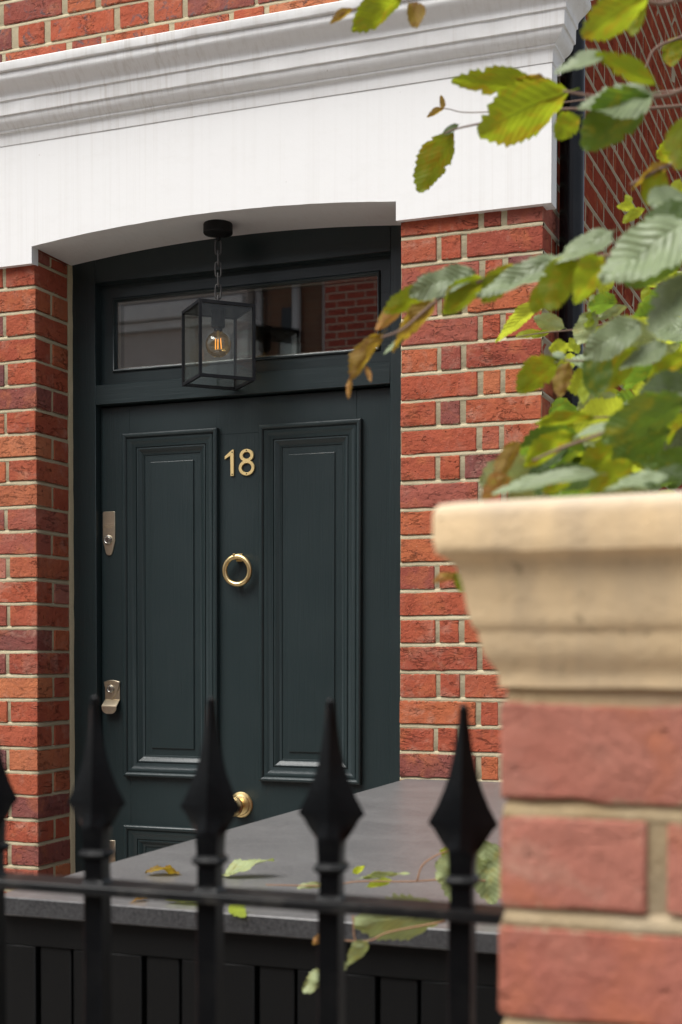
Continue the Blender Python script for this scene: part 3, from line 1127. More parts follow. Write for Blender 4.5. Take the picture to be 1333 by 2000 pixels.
bm = bmesh.new()
pl = []
for cx_, cz_, a0_, a1_ in ((-2.3895, 2.0665, 180, 90), (-2.3555, 2.0665, 90, 0)):
    for i in range(5):
        a = math.radians(a0_ + (a1_ - a0_) * i / 4)
        pl.append((cx_ + .0055 * math.cos(a), cz_ + .0055 * math.sin(a)))
pl += [(-2.350, 1.979)]
for i in range(7):
    a = math.radians(-15 - 150 * i / 6)
    pl.append((-2.3724 + .0125 * math.cos(a), 1.9435 + .0125 * math.sin(a)))
pl += [(-2.395, 1.979)]
extrude_outline(bm, pl, 3.9952, 4.0, .0012)
bm2 = bmesh.new()
text_into(bm2, "BANHAM", .0084, -2.3725, 3.9950, 2.0225, 8)
rim = []
for i in range(13):
    t = i / 12 * 2 - 1
    rim.append((-2.3725 + .0160 * t, 2.0205 - 8 * (.016 * t) ** 2))
add_tube(bm2, [(x, 3.9950, z) for x, z in rim], .0008, seg=6)
add_tube(bm2, [(x * 1.0, 3.9950, z + .0125) for x, z in rim], .0006, seg=6)
me_t = bpy.data.meshes.new("t")
bm2.to_mesh(me_t)
bm2.free()
bm.from_mesh(me_t)
lk = bm_link("lock_plate", bm, M_NICKEL, door, auto=30)
lk['label'] = "tall tapering satin lock plate with small lettering"
lock_cylinder(-2.3752, 1.981, 3.9952, .0155)

bm = bmesh.new()
# bent pull plate
path = [(4.0, 1.522), (3.9962, 1.5215), (3.9962, 1.468), (3.9925, 1.4655), (3.9760, 1.4495), (3.9735, 1.4465)]
w0, w1 = -2.3885, -2.3345
prev = None
ring_pts = []
for y, z in path:
    ring_pts.append((y, z, w0, w1))
for i in range(1, 9):
    a = math.radians(90 * i / 8)
    ins = .020 * (1 - math.cos(a))
    ring_pts.append((3.9735, 1.4430 - .0205 * math.sin(a) + .0, w0 + ins, w1 - ins))
for y, z, a, b in ring_pts:
    ring = [bm.verts.new((a, y, z)), bm.verts.new((b, y, z)), bm.verts.new((b, y + .0022, z)), bm.verts.new((a, y + .0022, z))]
    if prev:
        for i in range(4):
            j = (i + 1) % 4
            bm.faces.new((prev[i], prev[j], ring[j], ring[i]))
    prev = ring
bm.faces.new(prev)
lk = bm_link("cylinder_pull", bm, M_NICKEL, door, auto=30)
bm = bmesh.new()
sh = []
for i in range(9):
    t = i / 8
    sh.append((-2.3915 + .0585 * t, 1.5245 + .0062 * math.sin(math.pi * t)))
for i in range(1, 9):
    t = i / 8
    sh.append((-2.333 - .0293 * (t ** 1.9) , 1.5245 - .056 * t))
for i in range(7, 0, -1):
    t = i / 8
    sh.append((-2.3915 + .0293 * (t ** 1.9), 1.5245 - .056 * t))
extrude_outline(bm, sh, 3.9925, 3.9975, .0018)
bm2 = bmesh.new()
text_into(bm2, "BANHAM", .0082, -2.3622, 3.9924, 1.5185, 7)
bm2.to_mesh(me_t)
bm2.free()
bm.from_mesh(me_t)
lk = bm_link("lock_shield", bm, M_NICKEL, door, auto=30)
lk['label'] = "shield shaped lock plate above the bent pull"
lock_cylinder(-2.3655, 1.5015, 3.9925, .0135)
# a third, low plate whose edge shows beside a railing spear
box("low_lock_plate", -2.392, -2.3530, 3.9955, 4.0, 0.93, 1.012, M_NICKEL, door, .0015)

stp = thing("doorstep", "stone step under the dark green front door", "step")
box("step", -2.49, -1.31, 3.35, 3.968, 0.0, 0.12, M_CONCRETE, stp, .006)
box("threshold", -2.49, -1.31, 3.93, 4.10, 0.121, 0.165, M_CONCRETE, stp, .004)

# ================================================================ DOWNPIPE
dp = thing("downpipe", "black downpipe running up the brick side wall beside the white lintel", "pipe")
PX, PY = -0.8612, 3.931
bm = bmesh.new()
add_lathe(bm, [(.0338, -.1), (.0338, 2.05), (.0338, 5.2)], 'Z', (PX, PY, 0), 40)
bm_link("pipe", bm, M_PIPE, dp, auto=40)
bm = bmesh.new()
add_lathe(bm, [(.0342, 1.78), (.041, 1.782), (.041, 1.84), (.043, 1.842), (.043, 1.85), (.0342, 1.852)], 'Z', (PX, PY, 0), 40)
bm_link("pipe_collar", bm, M_PIPE, dp, auto=40)
box("pipe_bracket", PX - .04, PX + .037, PY - .05, PY + .05, 1.80, 1.822, M_PIPE, dp, .003)

# ================================================================ LANTERN
LX, LY = -1.9075, 3.848
lan = thing("hanging_lantern", "square glass lantern on a chain with an amber bulb, above the door", "lantern")
bm = bmesh.new()
add_lathe(bm, [(.042, 2.8945), (.0438, 2.891), (.0438, 2.8665), (.042, 2.8640), (.012, 2.8555), (.0075, 2.853), (.0075, 2.845), (.002, 2.843)], 'Z', (LX, LY, 0), 48)
bm_link("ceiling_rose", bm, M_BLACK, lan, auto=32)
lt0 = 2.646
n_l = 6
pitch = (2.849 - lt0 - .006) / n_l
bm = bmesh.new()
pts = []
hl, hw = .0220, .0085
for i in range(28):
    a = 2 * math.pi * i / 28
    x = hw * math.cos(a)
    z = (hl - hw) * (1 if math.sin(a) > 0 else -1) * min(1, abs(math.sin(a)) * 2.2) + hw * math.sin(a)
    pts.append((x, 0, z))
add_tube(bm, pts, .0025, seg=8, closed=True)
link0 = bm_link("chain_link", bm, M_CHAIN, lan, smooth=True)
for i in range(n_l):
    o = link0 if i == 0 else link0.copy()
    if i:
        COL.objects.link(o)
        o.parent = lan
    o.location = (LX, LY, 2.843 - .018 - pitch * i)
    o.rotation_euler = (random.uniform(-.05, .05), random.uniform(-.04, .04), math.radians(25 + (90 if i % 2 else 0)))
# frame: the plan diagonals point along the house front and towards the street
HD = 0.1225
zb, zt_ = 2.4215, 2.646
cor = [(LX, LY - HD), (LX + HD, LY), (LX, LY + HD), (LX - HD, LY)]
ang = math.radians(45)


def add_bar(bm, p, q, w, h):
    p, q = Vector(p), Vector(q)
    d = (q - p).normalized()
    up_ = Vector((0, 0, 1)) if abs(d.z) < .9 else Vector((math.cos(ang), math.sin(ang), 0))
    s = d.cross(up_).normalized()
    u = s.cross(d)
    ends = []
    for e in (p, q):
        ends.append([bm.verts.new(e + s * a * w / 2 + u * b * h / 2) for a, b in ((-1, -1), (1, -1), (1, 1), (-1, 1))])
    for i in range(4):
        j = (i + 1) % 4
        bm.faces.new((ends[0][i], ends[0][j], ends[1][j], ends[1][i]))
    bm.faces.new(ends[0][::-1])
    bm.faces.new(ends[1])


bm = bmesh.new()
ins = .004
ci = [(LX, LY - HD + ins * 1.41), (LX + HD - ins * 1.41, LY), (LX, LY + HD - ins * 1.41), (LX - HD + ins * 1.41, LY)]
for i in range(4):
    x, y = ci[i]
    x2, y2 = ci[(i + 1) % 4]
    add_bar(bm, (x, y, zb), (x, y, zt_), .008, .008)
    add_bar(bm, (x, y, zb + .0045), (x2, y2, zb + .0045), .0078, .009)
    add_bar(bm, (x, y, zt_ - .0045), (x2, y2, zt_ - .0045), .0078, .009)
bm_link("lantern_frame", bm, M_LANTERN, lan)
bm = bmesh.new()
top = [bm.verts.new((x, y, zt_ - .003)) for x, y in ci]
topb = [bm.verts.new((x, y, zt_ - .0065)) for x, y in ci]
bm.faces.new(top)
bm.faces.new(topb[::-1])
for i in range(4):
    j = (i + 1) % 4
    bm.faces.new((top[i], top[j], topb[j], topb[i]))
add_lathe(bm, [(.016, zt_ - .004), (.016, zt_ + .002), (.006, zt_ + .004), (.005, zt_ + .010)], 'Z', (LX, LY, 0), 20)
bm_link("lantern_top", bm, M_LANTERN, lan, auto=35)
for i in range(4):
    bm = bmesh.new()
    x, y = ci[i]
    x2, y2 = ci[(i + 1) % 4]
    vs = [bm.verts.new(p) for p in ((x, y, zb + .006), (x2, y2, zb + .006), (x2, y2, zt_ - .006), (x, y, zt_ - .006))]
    bm.faces.new(vs)
    r = bmesh.ops.extrude_face_region(bm, geom=bm.faces[:])
    nrm = Vector((LX - (x + x2) / 2, LY - (y + y2) / 2, 0)).normalized()
    for v in [g for g in r['geom'] if isinstance(g, bmesh.types.BMVert)]:
        v.co += nrm * .0025
    bm_link("lantern_pane", bm, M_LGLASS, lan)
bm = bmesh.new()
add_lathe(bm, [(.0205, zt_ - .006), (.0205, 2.592), (.0195, 2.588), (.013, 2.584), (.013, 2.578)], 'Z', (LX, LY, 0), 32)
bm_link("lamp_holder", bm, M_BLACK, lan, auto=35)
bz = 2.5375
bm = bmesh.new()
pr = [(.0125, 2.584), (.013, 2.578)]
for i in range(2, 23):
    a = math.radians(90 - 180 * i / 24 - 8)
    r_ = .0385
    pr.append((max(.0006, r_ * math.cos(a)), bz + r_ * math.sin(a)))
add_lathe(bm, pr, 'Z', (LX, LY, 0), 40)
bulb = bm_link("bulb", bm, M_BULB, lan, smooth=True)
bm = bmesh.new()
for dx in (-.0092, -.0008, .0088):
    add_tube(bm, [(LX + dx, LY + .003 * (dx > 0), bz - .014), (LX + dx * .92, LY, bz + .018)], .0015, seg=6)
bm_link("filament", bm, M_FILAMENT, bulb)
bm = bmesh.new()
add_tube(bm, [(LX, LY, 2.578), (LX, LY, bz + .016)], .004, .003, seg=10)
add_tube(bm, [(LX - .010, LY, bz + .0185), (LX + .010, LY, bz + .0185)], .0006, seg=6)
add_tube(bm, [(LX - .010, LY, bz - .0145), (LX + .010, LY, bz - .0145)], .0006, seg=6)
bm_link("filament_stem", bm, M_STEEL, bulb)

# ================================================================ BIN STORE
bs = thing("bin_store", "low charcoal bin store with a grey stone top in front of the door", "bin store")
bm = bmesh.new()
SX0, SX1, SY0, SY1 = -1.283, -0.16, 1.818, 3.764


def slab_z(y):
    return 1.2375 + (1.2645 - 1.2375) * (y - SY0) / (SY1 - SY0)


add_box(bm, SX0, SX1, SY0, SY1, -.0285, 0, .0018)
for v in bm.verts:
    v.co.z += slab_z(v.co.y)
slab_ob = bm_link("stone_slab", bm, M_SLAB, bs, auto=40)
slab_ob.data.materials.append(M_SLAB_EDGE)     # the narrow faces are darker and glossier than the top
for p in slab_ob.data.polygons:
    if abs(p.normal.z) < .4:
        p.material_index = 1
FY = 1.838
box("top_rail", SX0 - .006, SX1 - .015, FY, FY + .035, 1.1603, 1.2085, M_BIN, bs, .0015)
box("bottom_rail", SX0 + .015, SX1 - .015, FY, FY + .035, 0.02, 0.10, M_BIN, bs, .0015)
gaps = [-1.2323, -1.1726]
gx = []
x = -1.2200
while x < SX1 - .1:
    gx += [x, x + .0608]
    x += 0.1840
edges = [SX0 - .006] + gx + [SX1 - .015]
for i, (a, b) in enumerate(zip(edges, edges[1:])):
    g = .0035
    narrow = i % 2 == 1
    box("board", a + (g if i else 0), b - (g if i < len(edges) - 2 else 0), FY + (.0042 if narrow else .0003), FY + .022, 0.10, 1.1601, M_BIN, bs, .0012)
box("back_board", SX0 + .03, SX1 - .03, FY + .026, FY + .034, 0.10, 1.1601, M_BLACK, bs)
box("side_panel", SX0 + .001, SX0 + .021, FY + .036, 3.74, 0.02, 1.205, M_BIN, bs, .0015)
box("side_panel", SX1 - .035, SX1 - .015, FY + .036, 3.74, 0.02, 1.205, M_BIN, bs, .0015)

# ================================================================ GATE PIER
gp = thing("gate_pier", "brick gate pier with a moulded sandstone cap, close to the camera", "pier")
gz = [1.4990 - 0.0745 * k for k in range(0, 21)]
GX0, GX1, GY0, GY1 = -.2545, .0755, .945, 1.275
sh_ = mortar_sheet("pier_core", [(GX0, GY1, -1, 1), (GX0, GY0, -1, -1), (GX1, GY0, 1, -1), (GX1, GY1, 1, 1), (GX0, GY1, -1, 1)], gz, (-0.1, 1.583), M_MORTAR_PIER, gp, rec=.004)
rb = bmesh.new()
for i, zc in enumerate([1.4990 + .0745] + gz):
    z1 = zc - .0060 + (.003 if i == 0 else 0)
    z0 = zc - .0745 + .0060
    w = random.uniform(-.003, .003)
    if i % 2 == 0:
        spec = [(GX0, -.035 + w, GY0, GY0 + .1025), (-.024 + w, GX1, GY0, GY0 + .215), (GX0, GX0 + .1025, GY0 + .115, GY1), (GX0 + .115, GX1, GY1 - .1025, GY1)]
    else:
        spec = [(GX0, -.1565 + w, GY0, GY0 + .215), (-.1435 + w, GX1, GY0, GY0 + .1025), (GX0, GX0 + .215, GY1 - .1025, GY1), (GX1 - .1025, GX1, GY0 + .115, GY1)]
    for j, s in enumerate(spec):
        if zc > 1.2 and j < 2:
            lay(gp, *s, z0, z1, M_BRICK_PIER, .001)
        else:
            lay_into(rb, *s, z0, z1)
rest_mesh("brick_courses", rb, M_BRICK_PIER, gp)
bm = bmesh.new()
cp = [(-.02, 0), (.0015, .0005), (.0020, .0085), (.0026, .0105), (.0060, .0150), (.0094, .0200), (.0120, .0255), (.0136, .0310), (.0142, .0345), (.0146, .0368), (.0152, .0384), (.0170, .0400), (.0188, .0432), (.0200, .0480), (.0214, .0550), (.0232, .0630), (.0248, .0705), (.0264, .0775), (.0290, .0832), (.0335, .0868), (.0360, .0882), (.0398, .0902), (.0411, .0935), (.0414, .0990), (.0414, .1150), (.0406, .1192), (.0376, .1222), (.0300, .1240), (-.10, .140)]
rings = []
NS = 14
for o, z in cp:
    o = o * .91 if o > 0 else o
    x0, x1, y0, y1 = GX0 - o, GX1 + o, GY0 - o, GY1 + o
    pts = []
    cr_ = .006
    corners = [(x0, y0), (x1, y0), (x1, y1), (x0, y1)]
    for i in range(4):
        a, b = corners[i], corners[(i + 1) % 4]
        L = math.hypot(b[0] - a[0], b[1] - a[1])
        d = ((b[0] - a[0]) / L, (b[1] - a[1]) / L)
        pts.append((a[0] + d[0] * .0012 - d[1] * .0012, a[1] + d[1] * .0012 + d[0] * .0012))
        for k in range(NS + 1):
            t = (cr_ + (L - 2 * cr_) * k / NS) / L
            pts.append((a[0] + (b[0] - a[0]) * t, a[1] + (b[1] - a[1]) * t))
    rings.append([bm.verts.new((x + random.uniform(-.0005, .0005), y + random.uniform(-.0005, .0005), z + random.uniform(-.0004, .0004))) for x, y in pts])
for a, b in zip(rings, rings[1:]):
    n = len(a)
    for i in range(n):
        j = (i + 1) % n
        bm.faces.new((a[i], a[j], b[j], b[i]))
bm.faces.new(rings[-1])
cap = bm_link("coping_stone", bm, M_STONE, gp, auto=45)
cap.location = (0, 0, 1.5805)

# ================================================================ IRON RAILING
RY, RZ = 1.098, 1.4000
ir = thing("iron_railing", "black iron railing of square bars with spearhead finials beside the gate pier", "railing")
box("rail", -1.35, GX0 + .01, RY - .022, RY + .022, RZ - .0085, RZ, M_IRON_TOP, ir, .0012)
box("rail", -1.35, GX0 + .01, RY - .022, RY + .022, 0.62, 0.6285, M_IRON_TOP, ir, .0012)
FIN = [(-.001, .0120, .0120, 0), (.003, .0095, .0095, 0), (.006, .0092, .0092, 0), (.0215, .0092, .0092, 0), (.0235, .0128, .0128, .1), (.0262, .0142, .0142, .15), (.0288, .0128, .0128, .1), (.0305, .0100, .0100, 0),
       (.0365, .0101, .0100, 0), (.0440, .0108, .0105, .05), (.0490, .0130, .0122, .35), (.0530, .0160, .0120, .7), (.0600, .0205, .0105, .95), (.0660, .0240, .0098, 1), (.0708, .0286, .0090, 1), (.0730, .0280, .0090, 1),
       (.0850, .0214, .0086, 1), (.0980, .0160, .0078, 1), (.1100, .0120, .0070, 1), (.1250, .0086, .0060, 1), (.1400, .0062, .0050, 1), (.1540, .0044, .0041, .8), (.1610, .0040, .0040, .5), (.1650, .0034, .0034, .4), (.1672, .0016, .0016, .4)]


def finial_mesh():
    bm = bmesh.new()
    rings = []
    for z, wx, wy, dm in FIN:
        ring = []
        for i in range(16):
            a = 2 * math.pi * i / 16
            c, s = math.cos(a), math.sin(a)
            sq = 1 / max(abs(c), abs(s))
            di = 1 / (abs(c) + abs(s))
            sq = min(sq, 1.33)
            k = sq * (1 - dm) + di * dm
            ring.append(bm.verts.new((wx * c * k, wy * s * k, z)))
        rings.append(ring)
    for a, b in zip(rings, rings[1:]):
        for i in range(16):
            j = (i + 1) % 16
            bm.faces.new((a[i], a[j], b[j], b[i]))
    bm.faces.new(rings[-1])
    bmesh.ops.recalc_face_normals(bm, faces=bm.faces[:])
    me = bpy.data.meshes.new("spear_finial")
    bm.to_mesh(me)
    bm.free()
    me.materials.append(M_IRON)
    for p in me.polygons:
        p.use_smooth = True
    me.set_sharp_from_angle(angle=math.radians(27))
    return me


fm = finial_mesh()
bar0 = None
for i, x in enumerate([-0.3260, -0.4395, -0.5525, -0.6650, -0.7775, -0.8900, -1.0025, -1.1150]):
    if bar0 is None:
        bm = bmesh.new()
        add_box(bm, -.0092, .0092, -.0092, .0092, 0.56, RZ - .0085, .001)
        bar0 = bm_link("bar", bm, M_IRON, ir, auto=40)
        b = bar0
    else:
        b = bar0.copy()
        COL.objects.link(b)
        b.parent = ir
    b.location = (x, RY, 0)
    f = bpy.data.objects.new("spear_finial", fm)
    COL.objects.link(f)
    f.parent = ir
    f.location = (x, RY, RZ + (-.004 if i == 0 else 0))
    f.rotation_euler = (random.uniform(-.012, .012), random.uniform(-.012, .012), math.radians(4) + random.uniform(-.05, .05))
bw = thing("boundary_wall", "low rendered wall under the black iron railing", "wall")
box("wall_body", -6, GX0 - .02, RY - .11, RY + .11, -.05, 0.52, M_CONCRETE, bw, .004)
box("wall_coping", -6, GX0 - .02, RY - .14, RY + .14, 0.521, 0.585, M_STONE, bw, .006)

# ================================================================ FOLIAGE
LEAVES=[(-0.244,1.486,2.28,-0.315,1.457,2.239,0.039,-0.57,0.49,0.65,'Y'),
(-0.262,1.533,2.295,-0.273,1.528,2.256,0.019,-0.54,0.84,0.03,'Y'),
(-0.631,1.825,2.485,-0.694,1.798,2.439,0.034,-0.65,0.47,0.6,'Y'),
(-0.622,1.828,2.476,-0.607,1.833,2.441,0.03,0.13,0.98,0.18,'B'),
(-0.691,1.8,2.467,-0.722,1.788,2.451,0.011,-0.56,0.47,0.68,'B'),
(-0.231,1.434,2.165,-0.286,1.413,2.198,0.019,0.13,0.73,0.67,'Y'),
(-0.279,1.416,2.196,-0.324,1.397,2.179,0.025,0.2,-0.88,0.42,'G'),
(-0.242,1.483,2.176,-0.314,1.455,2.159,0.063,0.24,-0.86,0.45,'G'),
(-0.245,1.482,2.175,-0.306,1.456,2.119,0.049,-0.68,0.56,0.48,'M'),
(-0.388,1.752,2.298,-0.497,1.708,2.253,0.067,-0.5,0.52,0.69,'Y'),
(-0.423,1.772,2.314,-0.532,1.729,2.327,0.031,-0.15,0.61,0.78,'Y'),
(-0.419,1.773,2.319,-0.456,1.759,2.328,0.016,-0.05,0.65,0.76,'B'),
(-0.365,1.706,2.248,-0.39,1.695,2.221,0.03,-0.7,0.57,0.42,'Y'),
(-0.624,2.039,2.377,-0.668,2.018,2.288,0.045,-0.72,0.67,0.2,'Y'),
(-0.617,2.042,2.389,-0.641,2.032,2.37,0.016,0.13,-0.93,0.33,'D'),
(-0.667,2.132,2.451,-0.694,2.121,2.44,0.009,-0.5,0.51,0.7,'B'),
(-0.669,2.131,2.451,-0.672,2.131,2.471,0.009,-0.11,0.99,0.01,'B'),
(-0.215,1.547,2.173,-0.226,1.541,2.114,0.033,-0.39,0.92,-0.03,'Y'),
(-0.289,1.957,2.431,-0.295,1.954,2.39,0.028,-0.36,0.93,-0.03,'Y'),
(-0.247,1.642,2.156,-0.291,1.624,2.13,0.019,-0.57,0.55,0.61,'B'),
(-0.253,1.639,2.148,-0.27,1.631,2.11,0.028,-0.62,0.78,0.11,'Y'),
(-0.28,1.737,2.176,-0.271,1.74,2.145,0.016,0.14,0.98,0.13,'Y'),
(-0.19,1.391,2.016,-0.27,1.357,1.959,0.065,0.07,-0.9,0.43,'G'),
(-0.193,1.444,2.045,-0.251,1.421,2.027,0.04,0.19,-0.85,0.49,'D'),
(-0.206,1.492,2.021,-0.268,1.467,1.984,0.043,-0.59,0.58,0.57,'M'),
(-0.185,1.391,1.963,-0.226,1.373,1.914,0.05,-0.01,-0.94,0.34,'G'),
(-0.287,1.515,2.051,-0.35,1.489,2.018,0.038,0.13,-0.88,0.46,'G'),
(-0.348,1.545,2.039,-0.435,1.509,1.994,0.033,0.13,-0.88,0.45,'G'),
(-0.45,1.558,2.035,-0.52,1.53,2.011,0.032,0.19,-0.86,0.47,'G'),
(-0.439,1.562,2.027,-0.484,1.543,1.987,0.033,-0.67,0.58,0.47,'Y'),
(-0.499,1.592,2.028,-0.562,1.567,2.001,0.026,-0.51,0.56,0.65,'Y'),
(-0.407,1.575,2.042,-0.444,1.559,2.001,0.027,-0.69,0.61,0.39,'Y'),
(-0.505,1.589,2.014,-0.557,1.567,1.958,0.03,-0.69,0.6,0.4,'B'),
(-0.552,1.625,2.027,-0.592,1.608,1.996,0.017,-0.64,0.57,0.52,'O'),
(-0.581,1.613,1.988,-0.62,1.595,1.933,0.024,-0.71,0.63,0.31,'B'),
(-0.616,1.597,1.936,-0.618,1.595,1.91,0.007,-0.43,0.9,-0.03,'O'),
(-0.599,1.604,1.95,-0.592,1.606,1.931,0.007,-0,0.99,0.12,'O'),
(-0.54,1.574,1.972,-0.563,1.564,1.953,0.01,0.09,-0.93,0.36,'G'),
(-0.324,1.5,2.022,-0.355,1.486,1.968,0.039,-0.68,0.71,0.2,'Y'),
(-0.286,1.46,2.01,-0.315,1.447,1.963,0.038,-0.68,0.7,0.22,'Y'),
(-0.369,1.589,2.019,-0.39,1.58,1.989,0.024,-0.69,0.66,0.28,'Y'),
(-0.552,2.275,2.174,-0.617,2.247,2.112,0.036,-0.67,0.6,0.44,'L'),
(-0.557,2.488,2.182,-0.606,2.47,2.204,0.032,0.01,0.75,0.66,'P'),
(-0.591,2.475,2.173,-0.636,2.457,2.166,0.013,-0.36,0.61,0.71,'L'),
(-0.58,2.479,2.175,-0.609,2.467,2.164,0.011,-0.48,0.59,0.65,'L'),
(-0.467,2.308,2.162,-0.493,2.296,2.109,0.034,-0.63,0.76,0.13,'P'),
(-0.46,2.42,2.213,-0.501,2.403,2.19,0.03,-0.56,0.58,0.59,'P'),
(-0.465,2.418,2.206,-0.481,2.411,2.176,0.026,-0.64,0.75,0.16,'P'),
(-0.436,2.429,2.194,-0.484,2.409,2.175,0.02,-0.49,0.58,0.64,'P'),
(-0.438,2.321,2.214,-0.46,2.312,2.192,0.022,-0.68,0.62,0.39,'L'),
(-0.533,2.496,2.137,-0.549,2.491,2.164,0.017,0.17,0.95,0.28,'L'),
(-0.472,2.306,2.16,-0.482,2.301,2.136,0.02,-0.59,0.8,0.08,'L'),
(-0.259,1.523,1.955,-0.315,1.5,1.92,0.037,0.08,-0.88,0.46,'G'),
(-0.234,1.532,1.934,-0.28,1.513,1.904,0.034,0.06,-0.88,0.47,'G'),
(-0.321,1.606,1.947,-0.321,1.604,1.894,0.035,-0.21,0.98,-0.03,'M'),
(-0.396,1.738,1.968,-0.441,1.719,1.927,0.038,-0.66,0.62,0.43,'Y'),
(-0.394,1.739,1.968,-0.405,1.735,1.97,0.01,0.38,-0.78,0.5,'G'),
(-0.395,1.793,1.976,-0.405,1.787,1.931,0.023,-0.46,0.89,-0,'B'),
(-0.289,1.673,1.962,-0.324,1.657,1.913,0.03,-0.67,0.7,0.26,'Y'),
(-0.392,1.901,1.98,-0.399,1.897,1.94,0.016,-0.41,0.91,-0.02,'L'),
(-0.329,1.927,2.002,-0.36,1.913,1.966,0.028,-0.67,0.67,0.33,'L'),
(-0.388,1.741,1.97,-0.404,1.735,1.976,0.014,0.46,-0.77,0.44,'G'),
(-0.195,1.438,1.878,-0.246,1.416,1.846,0.052,0.05,-0.87,0.49,'D'),
(-0.223,1.644,1.944,-0.27,1.624,1.908,0.026,-0.62,0.62,0.47,'Y'),
(-0.19,1.385,1.846,-0.265,1.354,1.805,0.037,-0.55,0.62,0.56,'M'),
(-0.192,1.417,1.857,-0.252,1.392,1.825,0.022,0.08,-0.86,0.51,'G'),
(-0.314,1.552,1.863,-0.374,1.528,1.856,0.017,-0.33,0.64,0.69,'Y'),
(-0.324,1.493,1.837,-0.372,1.473,1.802,0.029,-0.61,0.63,0.48,'Y'),
(-0.267,1.462,1.839,-0.313,1.443,1.828,0.017,0.2,-0.81,0.55,'G'),
(-0.364,1.423,1.822,-0.387,1.413,1.783,0.018,-0.66,0.72,0.2,'B'),
(-0.371,1.419,1.784,-0.402,1.407,1.767,0.022,-0.55,0.63,0.55,'O'),
(-0.377,1.579,1.823,-0.388,1.574,1.8,0.019,0.02,-0.98,0.2,'D'),
(-0.432,2.209,2.006,-0.47,2.193,1.986,0.034,-0.55,0.61,0.57,'P'),
(-0.413,2.216,2.008,-0.454,2.2,1.99,0.026,-0.52,0.61,0.6,'P'),
(-0.39,2.007,1.918,-0.425,1.993,1.879,0.036,-0.66,0.68,0.32,'P'),
(-0.426,2.103,1.964,-0.45,2.092,1.936,0.025,-0.66,0.67,0.32,'P'),
(-0.236,1.582,1.85,-0.293,1.558,1.813,0.043,-0.59,0.63,0.5,'M'),
(-0.277,1.944,1.899,-0.295,1.935,1.865,0.031,-0.6,0.79,0.13,'P'),
(-0.257,1.627,1.846,-0.267,1.622,1.809,0.026,-0.44,0.9,-0.01,'M'),
(-0.292,1.613,1.84,-0.34,1.594,1.809,0.036,-0.59,0.63,0.5,'Y'),
(-0.45,2.091,1.9,-0.478,2.079,1.881,0.015,-0.6,0.63,0.49,'L'),
(-0.446,2.092,1.904,-0.459,2.087,1.893,0.013,-0.64,0.65,0.4,'L'),
(-0.322,2.255,2.097,-0.355,2.241,2.065,0.036,-0.66,0.64,0.39,'P'),
(-0.338,2.359,2.161,-0.368,2.346,2.128,0.037,-0.67,0.65,0.35,'L'),
(-0.425,2.435,2.245,-0.385,2.45,2.226,0.02,0.04,0.74,0.68,'L'),
(-0.403,2.443,2.228,-0.409,2.44,2.194,0.02,-0.38,0.93,-0.03,'L'),
(-0.417,2.334,2.334,-0.423,2.332,2.351,0.012,0.17,0.97,0.18,'L'),
(-0.409,2.337,2.33,-0.436,2.326,2.333,0.016,-0.18,0.63,0.76,'L'),
(-0.394,2.343,2.328,-0.426,2.329,2.305,0.016,-0.63,0.57,0.54,'L'),
(-0.326,2.262,2.342,-0.338,2.256,2.314,0.021,-0.63,0.77,0.13,'L'),
(-0.314,2.266,2.326,-0.341,2.255,2.304,0.016,-0.65,0.58,0.49,'L'),
(-0.259,1.302,1.769,-0.328,1.274,1.76,0.024,0.24,-0.79,0.57,'G'),
(-0.198,1.326,1.767,-0.254,1.303,1.758,0.025,0.22,-0.79,0.58,'G'),
(-0.309,1.336,1.771,-0.363,1.314,1.759,0.022,0.19,-0.8,0.56,'G'),
(-0.18,1.333,1.774,-0.228,1.313,1.759,0.028,0.14,-0.81,0.57,'D'),
(-0.211,1.537,1.82,-0.238,1.525,1.788,0.033,-0.64,0.71,0.28,'M'),
(-0.246,1.415,1.793,-0.288,1.398,1.767,0.025,-0.57,0.64,0.52,'Y'),
(-0.302,1.392,1.78,-0.33,1.381,1.765,0.019,-0.55,0.63,0.54,'Y'),
(-0.43,1.446,1.67,-0.439,1.443,1.691,0.012,0.01,0.99,0.13,'Y'),
(-0.436,1.444,1.686,-0.46,1.435,1.684,0.01,-0.33,0.69,0.65,'O'),
(-0.345,2.278,1.884,-0.396,2.274,1.897,0.042,0.18,-0.85,0.49,'G'),
(-0.373,1.794,1.862,-0.429,1.801,1.863,0.042,0.08,0.55,0.83,'Y'),
(-0.286,2.151,1.955,-0.329,2.174,1.958,0.039,-0.24,-0.58,0.78,'G'),
(-0.256,2.213,1.903,-0.259,2.158,1.839,0.047,0.09,-0.75,0.65,'D'),
(-0.228,1.926,1.9,-0.303,1.93,1.887,0.038,-0.14,-0.79,0.6,'D'),
(-0.403,2.178,1.914,-0.354,2.202,1.901,0.038,-0.12,0.65,0.75,'M'),
(-0.353,1.979,1.835,-0.401,2.007,1.844,0.046,0.4,0.43,0.8,'Y'),
(-0.405,2.239,1.916,-0.42,2.2,1.868,0.038,-0.95,0.3,0.06,'M'),
(-0.331,1.837,1.907,-0.386,1.778,1.895,0.064,-0.57,0.38,0.73,'L'),
(-0.19,1.696,1.875,-0.265,1.64,1.871,0.056,-0.43,0.51,0.74,'Y'),
(-0.43,2.108,1.833,-0.501,2.093,1.806,0.044,-0,-0.87,0.49,'G'),
(-0.358,1.716,1.855,-0.431,1.682,1.848,0.055,-0.34,0.59,0.73,'M'),
(-0.263,1.876,1.867,-0.333,1.896,1.869,0.049,0.21,0.7,0.68,'L'),
(-0.403,2.014,1.891,-0.46,2.009,1.861,0.032,-0.37,0.72,0.58,'M'),
(-0.331,1.84,1.836,-0.336,1.802,1.822,0.032,-0.61,-0.21,0.77,'L'),
